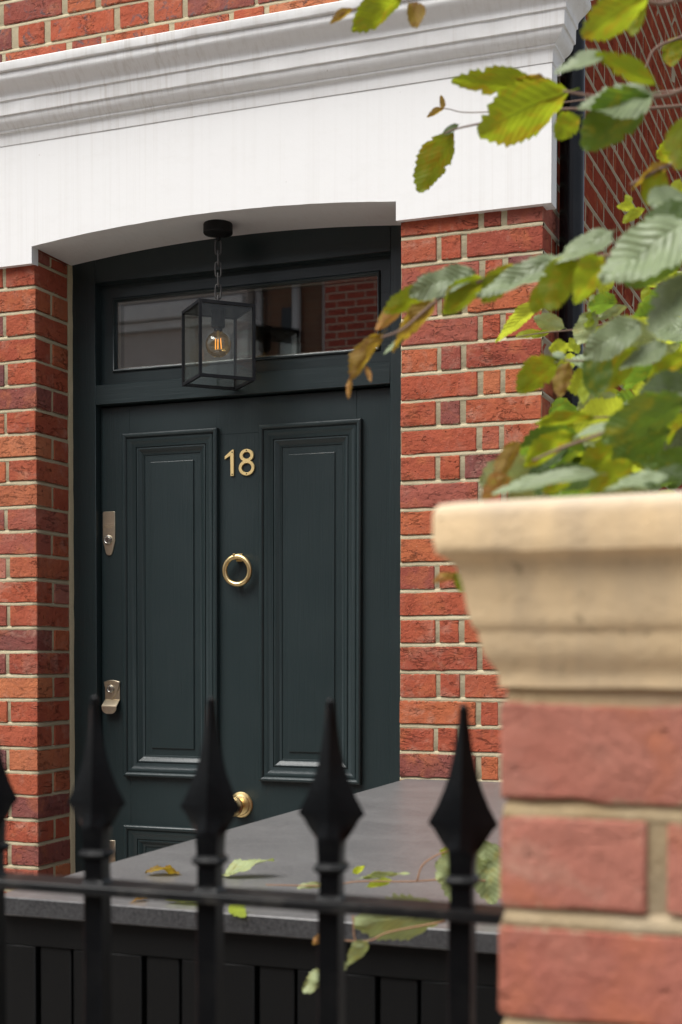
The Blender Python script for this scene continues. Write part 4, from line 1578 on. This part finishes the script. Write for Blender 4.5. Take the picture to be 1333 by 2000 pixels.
(-0.316,1.884,1.832,-0.377,1.875,1.828,0.032,0.08,-0.83,0.55,'D'),
(-0.303,2.338,1.951,-0.349,2.369,1.892,0.041,-0.27,0.75,0.61,'M'),
(-0.331,1.841,1.817,-0.388,1.836,1.819,0.041,-0.03,0.67,0.74,'M'),
(-0.325,2.149,1.863,-0.394,2.149,1.855,0.055,-0.09,-0.67,0.74,'G'),
(-0.344,2.436,1.862,-0.289,2.407,1.828,0.05,0.64,0.54,0.55,'M'),
(-0.372,2.091,1.882,-0.322,2.15,1.882,0.04,-0.48,0.41,0.78,'P'),
(-0.33,2.071,1.827,-0.395,2.079,1.82,0.039,-0.17,-0.73,0.66,'D'),
(-0.255,1.946,1.854,-0.301,1.883,1.834,0.065,-0.69,0.29,0.66,'M'),
(-0.28,1.9,1.883,-0.355,1.863,1.871,0.056,-0.37,0.49,0.79,'P'),
(-0.359,1.913,1.811,-0.352,1.888,1.799,0.023,0.17,-0.4,0.9,'P'),
(-0.284,2.42,1.969,-0.337,2.429,1.949,0.025,-0.13,0.75,0.65,'M'),
(-0.396,1.809,1.857,-0.339,1.808,1.847,0.04,0.1,-0.8,0.6,'D'),
(-0.354,2.11,1.879,-0.414,2.098,1.873,0.044,0.11,-0.83,0.55,'D'),
(-0.465,2.135,1.931,-0.528,2.151,1.912,0.05,-0.06,0.65,0.75,'M'),
(-0.422,1.93,1.841,-0.425,1.925,1.814,0.022,-0.37,0.92,-0.12,'P'),
(-0.284,2.016,1.829,-0.342,2.022,1.793,0.04,-0.26,0.79,0.55,'L'),
(-0.417,2.038,1.896,-0.48,2.038,1.884,0.049,-0.16,0.6,0.78,'M'),
(-0.496,2.349,2.011,-0.553,2.363,2.006,0.042,0.06,0.54,0.84,'M'),
(-0.329,2.212,1.843,-0.368,2.229,1.848,0.034,0.29,0.42,0.86,'P'),
(-0.419,2.133,1.898,-0.48,2.07,1.894,0.053,-0.46,0.39,0.8,'M'),
(-0.371,2.004,1.873,-0.437,1.997,1.843,0.037,-0.38,0.61,0.69,'L'),
(-0.215,1.833,1.85,-0.25,1.791,1.84,0.044,-0.53,0.26,0.81,'Y'),
(-0.31,2.224,1.961,-0.372,2.195,1.963,0.034,-0.25,0.58,0.78,'M'),
(-0.288,1.706,1.788,-0.357,1.698,1.787,0.055,-0.08,0.61,0.79,'P'),
(-0.441,2.127,1.836,-0.52,2.142,1.834,0.043,-0.17,-0.78,0.6,'D'),
(-0.298,2.236,1.932,-0.355,2.222,1.909,0.032,-0.41,0.66,0.63,'M'),
(-0.239,1.718,1.854,-0.277,1.686,1.822,0.042,-0.77,0.39,0.51,'Y'),
(-0.438,2.349,1.865,-0.491,2.316,1.849,0.028,-0.55,0.59,0.59,'Y'),
(-0.371,1.823,1.894,-0.421,1.789,1.884,0.024,-0.51,0.57,0.64,'Y'),
(-0.292,2.02,1.861,-0.37,2.042,1.861,0.065,0.14,0.48,0.87,'L'),
(-0.308,2.174,1.895,-0.318,2.144,1.848,0.032,0.11,-0.86,0.51,'D'),
(-0.26,1.835,1.9,-0.265,1.828,1.876,0.021,-0.52,0.84,-0.13,'M'),
(-0.242,1.663,1.872,-0.24,1.704,1.803,0.042,0.35,-0.81,-0.47,'G'),
(-0.22,1.854,1.915,-0.264,1.851,1.913,0.029,0.03,-0.87,0.49,'D'),
(-0.26,2.228,1.957,-0.326,2.206,1.936,0.045,-0.42,0.69,0.59,'M'),
(-0.323,1.63,1.791,-0.365,1.574,1.783,0.057,-0.42,0.19,0.89,'M'),
(-0.38,2.047,1.85,-0.456,2.051,1.839,0.059,-0.09,0.62,0.78,'Y'),
(-0.384,1.628,1.837,-0.428,1.583,1.831,0.028,-0.53,0.44,0.72,'M'),
(-0.373,2.045,1.836,-0.351,2.069,1.801,0.019,-0.05,0.84,0.54,'Y'),
(-0.398,1.992,1.862,-0.417,1.99,1.816,0.029,-0.53,0.83,0.18,'P'),
(-0.396,1.787,1.855,-0.443,1.719,1.839,0.053,-0.51,0.15,0.85,'M'),
(-0.447,2.057,1.842,-0.507,1.997,1.838,0.044,-0.5,0.45,0.74,'M'),
(-0.382,1.642,1.788,-0.432,1.58,1.759,0.067,-0.67,0.22,0.71,'P'),
(-0.308,1.779,1.83,-0.339,1.713,1.801,0.063,0.2,-0.47,0.86,'D'),
(-0.292,1.638,1.8,-0.251,1.623,1.772,0.041,0.61,0.57,0.55,'P'),
(-0.39,1.697,1.818,-0.465,1.68,1.819,0.056,-0.14,0.65,0.75,'M'),
(-0.416,1.772,1.812,-0.467,1.783,1.795,0.044,-0.33,-0.82,0.46,'G'),
(-0.377,1.817,1.838,-0.417,1.767,1.835,0.051,0.49,-0.43,0.76,'D'),
(-0.37,1.677,1.846,-0.434,1.697,1.842,0.054,-0.27,-0.75,0.6,'D'),
(-0.382,1.986,1.854,-0.426,1.917,1.835,0.054,-0.68,0.24,0.69,'M'),
(-0.407,2.068,1.842,-0.352,2.116,1.825,0.034,-0.29,0.6,0.75,'M'),
(-0.328,1.934,1.822,-0.325,1.908,1.815,0.022,-0.03,-0.26,0.97,'M'),
(-0.304,1.502,1.8,-0.356,1.461,1.773,0.057,0.18,-0.69,0.7,'D'),
(-0.345,1.929,1.822,-0.402,1.86,1.811,0.072,0.53,-0.56,0.64,'D'),
(-0.382,1.589,1.813,-0.443,1.556,1.796,0.046,-0.48,0.52,0.71,'P'),
(-0.342,1.68,1.794,-0.369,1.647,1.791,0.034,-0.53,0.36,0.77,'M'),
(-0.341,1.696,1.823,-0.317,1.742,1.833,0.042,0.52,-0.43,0.74,'G'),
(-0.389,2.313,1.999,-0.445,2.235,1.958,0.075,-0.76,0.24,0.61,'M'),
(-0.376,2.05,2.026,-0.453,2.043,2.03,0.049,0.1,-0.88,0.46,'G'),
(-0.323,2.651,2.089,-0.372,2.674,2.095,0.033,0.37,0.63,0.69,'P'),
(-0.355,2.617,2.151,-0.388,2.602,2.094,0.026,-0.59,0.79,0.13,'M'),
(-0.303,2.462,2.144,-0.359,2.406,2.122,0.059,-0.56,0.28,0.78,'L'),
(-0.416,2.299,1.99,-0.479,2.276,1.978,0.054,-0.32,0.46,0.83,'M'),
(-0.376,2.341,2.098,-0.427,2.358,2.094,0.043,-0.31,-0.82,0.49,'D'),
(-0.319,1.839,1.967,-0.274,1.852,1.941,0.026,0.48,-0.72,0.5,'D'),
(-0.298,1.937,2.035,-0.375,1.903,2.035,0.047,-0.2,0.45,0.87,'L'),
(-0.39,2.171,1.988,-0.39,2.118,1.936,0.059,0.16,-0.69,0.71,'G'),
(-0.4,2.484,2.023,-0.433,2.447,1.969,0.058,-0,-0.83,0.56,'G'),
(-0.274,2.093,2.063,-0.323,2.033,2.047,0.049,-0.49,0.17,0.86,'L'),
(-0.329,2.083,2.066,-0.273,2.116,2.078,0.053,-0.4,0.39,0.83,'Y'),
(-0.448,2.573,2.033,-0.497,2.536,2.029,0.045,-0.37,0.42,0.83,'Y'),
(-0.431,2.536,2.03,-0.488,2.518,2.02,0.036,-0.31,0.6,0.74,'P'),
(-0.24,1.879,1.905,-0.284,1.809,1.897,0.058,-0.55,0.25,0.79,'M'),
(-0.368,2.289,2.047,-0.446,2.288,2.054,0.04,0.06,0.68,0.73,'Y'),
(-0.294,1.845,2.009,-0.378,1.865,2.01,0.054,0.13,0.55,0.82,'P'),
(-0.32,1.787,1.899,-0.315,1.822,1.887,0.031,-0.16,0.36,0.92,'Y'),
(-0.289,1.787,1.954,-0.335,1.752,1.953,0.044,-0.32,0.4,0.86,'M'),
(-0.244,2.013,2.019,-0.192,1.995,1.966,0.047,0.55,0.78,0.29,'P'),
(-0.357,2.55,2.079,-0.356,2.556,2.041,0.031,-0.07,0.99,0.15,'Y'),
(-0.361,2.235,2.076,-0.431,2.201,2.076,0.05,-0.28,0.59,0.75,'L'),
(-0.33,2.43,2.135,-0.392,2.447,2.112,0.035,-0.08,0.69,0.72,'L'),
(-0.404,2.521,2.169,-0.368,2.537,2.162,0.024,0.42,-0.8,0.42,'G'),
(-0.284,2.027,2.123,-0.242,2.059,2.131,0.038,-0.45,0.4,0.79,'M'),
(-0.276,2.012,2.085,-0.345,1.946,2.064,0.06,-0.51,0.28,0.81,'M'),
(-0.358,2.589,2.199,-0.426,2.575,2.201,0.056,0.16,-0.69,0.71,'G'),
(-0.321,2.269,2.076,-0.261,2.274,2.048,0.047,0.3,0.61,0.73,'M'),
(-0.305,2.333,2.088,-0.276,2.3,2.052,0.045,-0.02,-0.75,0.66,'G'),
(-0.249,2.106,2.116,-0.23,2.162,2.135,0.05,-0.58,-0.07,0.81,'M'),
(-0.229,1.95,2.052,-0.28,1.949,2.035,0.032,-0.26,0.61,0.75,'M'),
(-0.314,2.158,2.17,-0.364,2.126,2.168,0.043,-0.29,0.4,0.87,'L'),
(-0.372,2.515,2.198,-0.416,2.543,2.21,0.043,0.45,0.36,0.82,'Y'),
(-0.241,1.976,2.055,-0.227,1.995,2.04,0.023,-0.04,0.62,0.78,'L'),
(-0.343,2.21,2.1,-0.287,2.225,2.082,0.037,0.08,0.63,0.78,'M'),
(-0.366,2.428,2.146,-0.419,2.415,2.126,0.044,-0.06,-0.77,0.63,'G'),
(-0.355,2.437,2.247,-0.33,2.487,2.232,0.043,-0.23,0.39,0.89,'P'),
(-0.252,1.9,2.029,-0.312,1.893,2.03,0.042,0.1,-0.86,0.49,'G'),
(-0.334,2.639,2.305,-0.339,2.619,2.282,0.025,-0.97,0.26,-0.03,'P'),
(-0.44,2.388,2.044,-0.481,2.39,2.038,0.018,-0.08,0.72,0.69,'L'),
(-0.496,2.28,2.071,-0.527,2.278,2.052,0.025,-0.43,0.63,0.65,'P'),
(-0.537,2.515,2.149,-0.577,2.515,2.155,0.023,0.12,0.66,0.74,'L'),
(-0.467,2.46,2.161,-0.511,2.468,2.164,0.025,0.17,0.62,0.77,'L'),
(-0.501,2.269,2.095,-0.53,2.256,2.098,0.026,-0.19,0.62,0.76,'L'),
(-0.536,2.449,2.04,-0.571,2.416,2.026,0.039,-0.63,0.39,0.68,'M'),
(-0.491,2.6,2.14,-0.525,2.568,2.127,0.039,-0.51,0.19,0.84,'P'),
(-0.467,2.456,2.162,-0.495,2.426,2.133,0.04,-0.81,0.24,0.53,'P'),
(-0.383,2.032,2.042,-0.424,2.032,2.036,0.029,-0.09,0.71,0.7,'M'),
(-0.356,2.292,2.003,-0.402,2.289,1.998,0.035,-0.12,0.58,0.81,'L'),
(-0.455,2.546,2.071,-0.488,2.547,2.058,0.016,-0.28,0.65,0.71,'L'),
(-0.348,2.145,2.014,-0.389,2.126,2.003,0.03,-0.46,0.62,0.64,'M'),
(-0.404,2.578,2.071,-0.446,2.578,2.06,0.029,-0.2,0.66,0.73,'M'),
(-0.424,2.594,2.148,-0.473,2.606,2.154,0.035,0.22,0.45,0.87,'L'),
(-0.435,2.33,2.178,-0.476,2.288,2.173,0.038,-0.49,0.4,0.77,'M'),
(-0.485,2.531,2.174,-0.533,2.538,2.168,0.021,-0,0.68,0.73,'M'),
(-0.331,2.088,1.991,-0.364,2.061,1.991,0.027,-0.39,0.46,0.8,'L'),
(-0.461,2.14,2.011,-0.487,2.124,2.009,0.024,-0.33,0.44,0.83,'M'),
(-0.462,2.625,2.164,-0.506,2.597,2.166,0.027,-0.33,0.57,0.75,'L'),
(-0.385,2.048,1.947,-0.418,2.037,1.948,0.028,-0.2,0.64,0.74,'M'),
(-0.541,2.525,2.127,-0.569,2.489,2.107,0.039,-0.72,0.19,0.67,'L'),
(-0.358,2.262,2.11,-0.397,2.217,2.104,0.043,-0.4,0.23,0.89,'M'),
(-0.345,2.07,1.941,-0.378,2.052,1.941,0.026,-0.29,0.53,0.8,'L'),
(-0.451,2.634,2.137,-0.488,2.598,2.13,0.034,-0.5,0.37,0.78,'L'),
(-0.41,2.074,2.006,-0.455,2.049,1.993,0.039,-0.5,0.58,0.64,'L'),
(-0.376,2.505,2.208,-0.417,2.457,2.2,0.03,-0.52,0.32,0.79,'L'),
(-0.45,2.068,1.933,-0.504,2.067,1.937,0.028,0.04,0.71,0.7,'L'),
(-0.503,2.276,1.94,-0.535,2.252,1.921,0.029,-0.66,0.39,0.64,'P'),
(-0.41,2.106,1.952,-0.447,2.111,1.955,0.03,0.14,0.57,0.81,'P'),
(-0.435,2.056,1.944,-0.464,2.054,1.944,0.018,-0.06,0.73,0.69,'L'),
(-0.476,2.471,1.957,-0.507,2.43,1.95,0.041,-0.47,0.22,0.86,'P'),
(-0.402,2.008,1.898,-0.438,2.01,1.885,0.025,-0.2,0.75,0.63,'L'),
(-0.452,2.035,1.89,-0.486,1.994,1.891,0.029,-0.4,0.34,0.85,'L'),
(-0.481,2.233,1.892,-0.524,2.206,1.884,0.032,-0.43,0.46,0.77,'P'),
(-0.505,2.276,1.909,-0.546,2.264,1.905,0.024,-0.23,0.52,0.83,'L'),
(-0.511,2.309,1.955,-0.538,2.274,1.956,0.036,-0.47,0.37,0.8,'L'),
(-0.017,1.978,1.924,-0.085,1.984,1.933,0.039,0,-0.83,0.56,'D'),
(-0.029,2.07,1.983,0.045,2.116,1.991,0.063,0.29,-0.6,0.75,'G'),
(-0.174,2.056,2.071,-0.244,2.04,2.072,0.031,-0.15,0.7,0.7,'M'),
(0.052,2.084,2.192,0.088,2.076,2.149,0.032,0.32,-0.85,0.42,'G'),
(-0.222,2.442,2.086,-0.276,2.411,2.09,0.046,0.46,-0.75,0.48,'G'),
(0.059,1.5,1.772,-0.015,1.452,1.769,0.071,0.39,-0.65,0.65,'G'),
(-0.142,2.082,2.004,-0.157,2.081,1.958,0.037,-0.1,-0.99,0.04,'G'),
(-0.045,2.563,2.281,-0.091,2.592,2.293,0.045,-0.25,-0.67,0.7,'D'),
(-0.056,1.765,1.787,0.007,1.805,1.763,0.058,-0.01,0.53,0.85,'Y'),
(-0.035,2.234,2.328,-0.095,2.204,2.332,0.054,0.34,-0.61,0.72,'D'),
(-0.259,2.254,2.359,-0.252,2.306,2.327,0.049,0.98,-0.01,0.19,'G'),
(-0.093,2.038,1.973,-0.063,2.054,1.956,0.031,0.63,-0.57,0.53,'G'),
(0.078,2.24,2.209,0.015,2.189,2.193,0.066,0.29,-0.59,0.75,'D'),
(-0.207,1.509,2.077,-0.239,1.453,2.054,0.055,0.38,-0.54,0.76,'G'),
(-0.186,2.085,2.049,-0.222,2.075,2.053,0.028,0.27,-0.85,0.45,'G'),
(-0.108,1.412,1.767,-0.167,1.414,1.764,0.048,-0.06,-0.84,0.53,'D'),
(-0.253,1.866,2.108,-0.187,1.866,2.056,0.049,0.34,-0.83,0.43,'G'),
(0.066,2.013,2.247,0.126,1.994,2.217,0.037,-0.03,-0.86,0.51,'D'),
(-0.037,1.857,2,-0.091,1.784,1.986,0.052,-0.52,0.22,0.83,'M'),
(-0.113,1.914,1.819,-0.152,1.897,1.812,0.035,0.12,-0.58,0.8,'D'),
(-0.251,1.973,2.299,-0.192,1.959,2.267,0.055,0.17,-0.77,0.62,'D'),
(-0.13,1.695,2.193,-0.178,1.674,2.18,0.035,0.24,-0.86,0.46,'D'),
(-0.265,2.185,2.36,-0.229,2.234,2.317,0.036,0.75,-0.65,-0.12,'G'),
(-0.098,1.811,2.372,-0.111,1.837,2.397,0.031,-0.11,-0.7,0.7,'G'),
(-0.188,2.021,2.406,-0.141,2.022,2.398,0.038,0.13,0.47,0.87,'Y'),
(-0.091,1.921,2.257,-0.099,1.887,2.251,0.028,0.18,-0.21,0.96,'G'),
(-0.297,2.237,2.381,-0.352,2.186,2.359,0.043,-0.61,0.36,0.71,'Y'),
(-0.064,1.857,2.26,-0.093,1.846,2.265,0.025,0.37,-0.77,0.52,'G')]
BRANCHES=[([(-0.188,1.662,2.071),(-0.236,1.643,2.065),(-0.305,1.615,2.054),(-0.38,1.586,2.045),(-0.439,1.562,2.027),(-0.487,1.542,2.005),(-0.524,1.527,1.972),(-0.548,1.517,1.961)],0.0028,0.0012),
([(-0.184,1.615,2.218),(-0.251,1.588,2.213),(-0.308,1.566,2.212),(-0.35,1.55,2.219)],0.0028,0.0013),
([(-0.231,2.031,2.36),(-0.355,1.982,2.353),(-0.45,1.945,2.353),(-0.531,1.913,2.337),(-0.577,1.894,2.326),(-0.591,1.888,2.319)],0.0022,0.0009),
([(-0.6,2.158,2.446),(-0.667,2.132,2.451)],0.0009,0.0007),
([(-0.179,1.566,2.295),(-0.244,1.54,2.291),(-0.265,1.532,2.3)],0.003,0.002),
([(-0.227,1.982,2.453),(-0.282,1.96,2.431),(-0.315,1.946,2.415),(-0.326,1.941,2.391),(-0.334,1.938,2.378)],0.0022,0.001),
([(-0.2,1.661,2.163),(-0.248,1.642,2.156),(-0.289,1.624,2.133)],0.003,0.002),
([(-0.344,2.465,2.202),(-0.433,2.43,2.178),(-0.497,2.404,2.159),(-0.569,2.375,2.15),(-0.609,2.359,2.143)],0.0016,0.0008),
([(-0.215,1.809,1.954),(-0.274,1.786,1.97),(-0.332,1.763,1.967),(-0.391,1.74,1.967)],0.0018,0.001),
([(-0.165,1.471,1.864),(-0.202,1.456,1.854),(-0.255,1.434,1.834),(-0.311,1.411,1.813),(-0.344,1.398,1.798)],0.0026,0.0013),
([(-0.179,1.605,1.864),(-0.314,1.552,1.863)],0.002,0.001),
([(-0.164,1.453,1.967),(-0.197,1.441,1.977),(-0.22,1.431,1.966)],0.0024,0.0012),
([(-0.635,1.824,2.493),(-0.663,1.812,2.474),(-0.691,1.8,2.466)],0.0012,0.001),
([(-0.495,1.879,2.5),(-0.622,1.828,2.486),(-0.634,1.823,2.488)],0.0016,0.0012),
([(-0.165,1.472,1.89),(-0.198,1.458,1.882)],0.002,0.0015),
([(-0.219,1.966,1.899),(-0.283,1.941,1.899),(-0.372,1.906,1.899)],0.002,0.001)]
SPRIG_LEAVES=[(-0.55,1.903,1.334,-0.575,1.891,1.259,0.056,-0.5,0.86,0.03,'P'),
(-0.542,1.928,1.346,-0.529,1.93,1.256,0.062,-0.18,0.98,-0,'P'),
(-0.56,1.889,1.332,-0.596,1.873,1.297,0.034,-0.6,0.74,0.29,'P'),
(-0.568,1.917,1.303,-0.605,1.902,1.31,0.032,-0.21,0.81,0.55,'P'),
(-0.572,1.916,1.317,-0.599,1.906,1.332,0.02,-0.08,0.88,0.48,'L'),
(-0.531,1.931,1.317,-0.545,1.926,1.303,0.016,-0.6,0.76,0.25,'P'),
(-0.72,1.91,1.284,-0.654,1.936,1.294,0.016,-0.38,0.75,0.54,'P'),
(-0.704,1.895,1.275,-0.672,1.908,1.285,0.012,-0.46,0.73,0.5,'L'),
(-0.741,1.934,1.287,-0.725,1.941,1.298,0.015,-0.58,0.72,0.38,'L'),
(-0.753,1.865,1.279,-0.793,1.849,1.274,0.008,-0.37,0.76,0.54,'P'),
(-0.525,1.696,1.277,-0.633,1.654,1.278,0.061,-0.3,0.79,0.53,'P'),
(-0.595,1.603,1.259,-0.617,1.594,1.23,0.024,-0.61,0.76,0.2,'P'),
(-0.602,1.557,1.241,-0.653,1.536,1.21,0.02,-0.55,0.74,0.39,'P'),
(-0.616,1.551,1.229,-0.633,1.544,1.208,0.01,-0.61,0.76,0.22,'L'),
(-0.64,1.586,1.262,-0.657,1.579,1.256,0.013,-0.47,0.74,0.48,'O')]
SPRIG_STEMS=[([(-0.518,1.936,1.287),(-0.585,1.91,1.29),(-0.638,1.888,1.287),(-0.705,1.862,1.287),(-0.745,1.846,1.281),(-0.826,1.815,1.282)],0.0014,0.0008),
([(-0.628,1.892,1.288),(-0.621,1.896,1.31),(-0.599,1.905,1.326),(-0.569,1.918,1.335)],0.0013,0.001),
([(-0.52,1.677,1.275),(-0.584,1.651,1.262),(-0.609,1.641,1.251),(-0.655,1.623,1.253)],0.0013,0.0008),
([(-0.516,1.743,1.29),(-0.531,1.736,1.271),(-0.544,1.731,1.264)],0.0012,0.001),
([(-0.619,1.617,1.286),(-0.617,1.616,1.26),(-0.613,1.618,1.254)],0.001,0.0008)]


def leaf_mesh(kind, var):
    rnd = random.Random(var * 77 + 5)
    bm = bmesh.new()
    N, C = 24, [-1, -.66, -.33, 0, .33, .66, 1]
    fold = rnd.uniform(.10, .34)
    curl = rnd.uniform(-.10, .22)
    wave = rnd.uniform(.004, .014)
    twist = rnd.uniform(-.5, .5)
    bend = rnd.uniform(-.12, .12)
    crk = rnd.uniform(.012, .035) * (1.6 if kind in 'BOP' else 1)
    if kind in 'BO':
        fold += .25
        curl += rnd.uniform(.1, .3)
        wave *= 2
    rows = []
    for i in range(N + 1):
        t = i / N
        w = .5 * (max(t, .0) ** .60) * (max(1 - t, 0.0) ** .82) * 2.62 * (1 + .06 * math.sin(t * 9 + var * 2.1))
        row = []
        for c in C:
            ee = 1.0
            if abs(c) == 1:
                ee = 1 + (rnd.uniform(.02, .12) if i % 2 else -.03) + rnd.uniform(-.04, .03) - (rnd.uniform(.1, .35) if rnd.random() < .05 else 0)
            yy = c * w * ee
            ph = 13 * (t - .55 * abs(yy)) * 2 * math.pi
            z = fold * abs(yy) * (1 - .3 * abs(c)) - curl * (t - .1) ** 2 + wave * abs(c) * math.sin(ph) * .6 + twist * yy * t + rnd.uniform(-.003, .003)
            z -= .1 * max(0, abs(c) - .5) * fold
            row.append(bm.verts.new((t + (.03 if abs(c) == 1 and i % 2 else 0), yy + bend * math.sin(math.pi * t), z + crk * (math.sin(t * 8 + c * 2.2 + var) + .6 * math.sin(t * 17 - c * 3 + var * 2)))))
        rows.append(row)
    for a, b in zip(rows, rows[1:]):
        for k in range(len(C) - 1):
            bm.faces.new((a[k], a[k + 1], b[k + 1], b[k]))
    # short stalk
    add_tube(bm, [(-.10, 0, -.02), (-.02, 0, 0.0), (.3, 0, .004), (.8, 0, -curl * .45)], .012, .004, seg=5)
    bmesh.ops.remove_doubles(bm, verts=bm.verts[:], dist=1e-5)
    me = bpy.data.meshes.new("leaf")
    bm.to_mesh(me)
    bm.free()
    me.materials.append(LEAF_MATS[kind])
    for p in me.polygons:
        p.use_smooth = True
    return me


_leafs = {}


def place_leaf(parent, rec, name="leaf"):
    bx, by, bz_, tx, ty, tz, w, nx, ny, nz, kind = rec
    key = (kind, random.randrange(8))
    if key not in _leafs:
        _leafs[key] = leaf_mesh(*key)
    B, T = Vector((bx, by, bz_)), Vector((tx, ty, tz))
    d = T - B
    L = d.length
    d.normalize()
    n = Vector((nx, ny, nz))
    n = (n - d * n.dot(d)).normalized()
    s = n.cross(d)
    o = bpy.data.objects.new(name, _leafs[key])
    COL.objects.link(o)
    zz = (L + w) / 2
    o.matrix_world = Matrix(((d.x * L, s.x * w, n.x * zz, B.x), (d.y * L, s.y * w, n.y * zz, B.y), (d.z * L, s.z * w, n.z * zz, B.z), (0, 0, 0, 1)))
    if parent is not None:
        o.parent = parent
    return o


hd = thing("hornbeam_hedge", "leafy hornbeam branches with yellowing leaves behind the gate pier", "hedge")
for rec in LEAVES:
    place_leaf(hd, rec)
root = Vector((0.16, 1.86, 0.0))
bm = bmesh.new()
add_tube(bm, smooth_poly([root, (0.15, 1.85, .5), (0.19, 1.88, 1.1), (0.14, 1.84, 1.7), (0.17, 1.86, 2.4), (0.12, 1.9, 3.0)], 5), .022, .006, seg=10)
bm_link("trunk", bm, M_TWIG, hd, smooth=True)
for pts, r0, r1 in BRANCHES:
    bm = bmesh.new()
    st = Vector(pts[0])
    on = Vector((0.16, 1.86, max(.5, st.z - .25)))
    full = smooth_poly([on, on.lerp(st, .5) + Vector((0, 0, .05))] + [Vector(p) for p in pts], 5)
    add_tube(bm, full, r0 * 1.5, r1, seg=8)
    bm_link("branch", bm, M_TWIG, hd, smooth=True)

sg = thing("leafy_sprig", "thin trailing sprig of pale green leaves lying over the front of the stone slab", "sprig")
for rec in SPRIG_LEAVES:
    place_leaf(sg, rec)
for pts, r0, r1 in SPRIG_STEMS:
    bm = bmesh.new()
    add_tube(bm, smooth_poly(pts, 5), r0, r1, seg=7)
    bm_link("stem", bm, M_STEM_RED, sg, smooth=True)

# fallen leaves on the stone slab
FALL = [(-1.1332, 2.0768, .055, .040, 200, 12, 20, 'B', "curled mustard yellow leaf lying on the stone slab between two spears"),
        (-0.9885, 2.1053, .090, .042, 20, 20, 30, 'P', "large crinkled pale yellow leaf on the slab behind the middle spears"),
        (-1.0498, 1.850, .030, .014, 240, 8, 15, 'O', "tiny orange leaf scrap near the front edge of the slab"),
        (-0.976, 1.856, .060, .032, 185, 6, 10, 'P', "flat pale green leaf near the slab's front edge under the rail"),
        (-0.8732, 1.822, .038, .022, 330, -14, 25, 'L', "small lime green leaf curling over the front edge of the slab")]
for x, y, L, w, az, tilt, roll, kind, lab in FALL:
    key = (kind, random.randrange(5))
    if key not in _leafs:
        _leafs[key] = leaf_mesh(*key)
    o = bpy.data.objects.new("fallen_leaf", _leafs[key])
    COL.objects.link(o)
    o.scale = (L, w, (L + w) / 2)
    o.rotation_euler = (math.radians(roll), -math.radians(tilt), math.radians(az))
    a = math.radians(az)
    o.location = (x - math.cos(a) * L / 2, y - math.sin(a) * L / 2, slab_z(y) + (.002 if tilt > 0 else .009))
    o['label'] = lab
    o['category'] = "leaf"
    o['group'] = "fallen leaves on the stone slab"

# ================================================================ HOUSES ACROSS THE STREET (mirrored in the fanlight)
OY = -9.0


def window_at(parent, x, z, w, h):
    f = box("window", x - w / 2 - .07, x + w / 2 + .07, OY - .02, OY + .045, z - .07, z + h + .07, M_TRIM, parent, .004)
    box("window_pane", x - w / 2, x + w / 2, OY + .0455, OY + .05, z, z + h / 2 - .02, M_DARKWIN, f)
    box("window_pane", x - w / 2, x + w / 2, OY + .0455, OY + .05, z + h / 2 + .02, z + h, M_DARKWIN, f)
    box("window_sill", x - w / 2 - .12, x + w / 2 + .12, OY - .02, OY + .1, z - .13, z - .072, M_TRIM, f, .004)


h1 = thing("rendered_house", "pale rendered house with white bands, mirrored in the left of the fanlight", "house")
box("wall", -15, -8.02, OY - 8, OY, -.1, 6.7, M_RENDER, h1)
box("cornice_band", -15, -8.03, OY, OY + .16, 6.12, 6.34, M_TRIM, h1, .02)
box("cornice_band", -15, -8.03, OY, OY + .09, 6.0, 6.115, M_TRIM, h1, .01)
box("string_course", -15, -8.03, OY, OY + .10, 5.20, 5.34, M_TRIM, h1, .02)
bm = bmesh.new()
x = -14.9
while x < -7.0:
    add_lathe(bm, [(.035, 5.12), (.055, 5.155), (.055, 5.198)], 'Z', (x, OY + .05, 0), 8)
    x += .13
bm_link("scalloped_trim", bm, M_TRIM, h1)['kind'] = 'stuff'
for x in (-13.4, -11.3):
    window_at(h1, x, 3.0, 1.0, 1.5)
    window_at(h1, x, 0.8, 1.0, 1.6)
box("roof", -15.2, -8.02, OY - 8, OY + .25, 6.7, 6.85, M_ROOF, h1)
h2 = thing("red_brick_house", "brown and red brick house with downpipes, mirrored in the right of the fanlight", "house")
box("wall", -8.00, -6.93, OY - 8, OY - .25, -.1, 6.7, M_FAR_BROWN, h2)
box("wall", -6.925, 6, OY - 8, OY, -.1, 6.7, M_FAR_RED, h2)
box("roof", -8.00, 6.2, OY - 8, OY + .25, 6.7, 6.85, M_ROOF, h2)
for x in (-4.0, -1.6, 1.2):
    window_at(h2, x, 3.6, 0.95, 1.5)
    window_at(h2, x, 0.9, 0.95, 1.6)
for px, r_, m in ((-7.94, .05, M_TRIM), (-7.40, .06, M_TRIM), (-6.98, .05, M_RENDER)):
    bm = bmesh.new()
    add_lathe(bm, [(r_, -.1), (r_, 6.6)], 'Z', (px, OY - .18, 0), 16)
    bm_link("rainwater_pipe", bm, m, h2, smooth=True)
box("sash_window", -7.62, -7.47, OY - .26, OY - .2, 4.4, 6.2, M_DARKWIN, h2)


# ---------------------------------------------------------------- put each thing's origin at its base
def rebase(t, loc):
    loc = Vector(loc)
    for ch in [o for o in bpy.data.objects if o.parent == t]:
        ch.location = ch.location - loc
    t.location = loc


rebase(house, (-1.9, 3.766, 0))
rebase(stp, (-1.9, 3.7, 0))
rebase(dp, (PX, PY, 0))
rebase(lan, (LX, LY, 2.4215))
rebase(bs, (-0.72, 2.8, 0))
rebase(gp, (-.0858, 1.11, 0))
rebase(ir, (-.8, RY, .56))
rebase(bw, (-3, RY, 0))
rebase(hd, (0.16, 1.86, 0))
rebase(sg, (-.6, 1.95, 1.24))
rebase(h1, (-11, OY, 0))
rebase(h2, (-3, OY, 0))
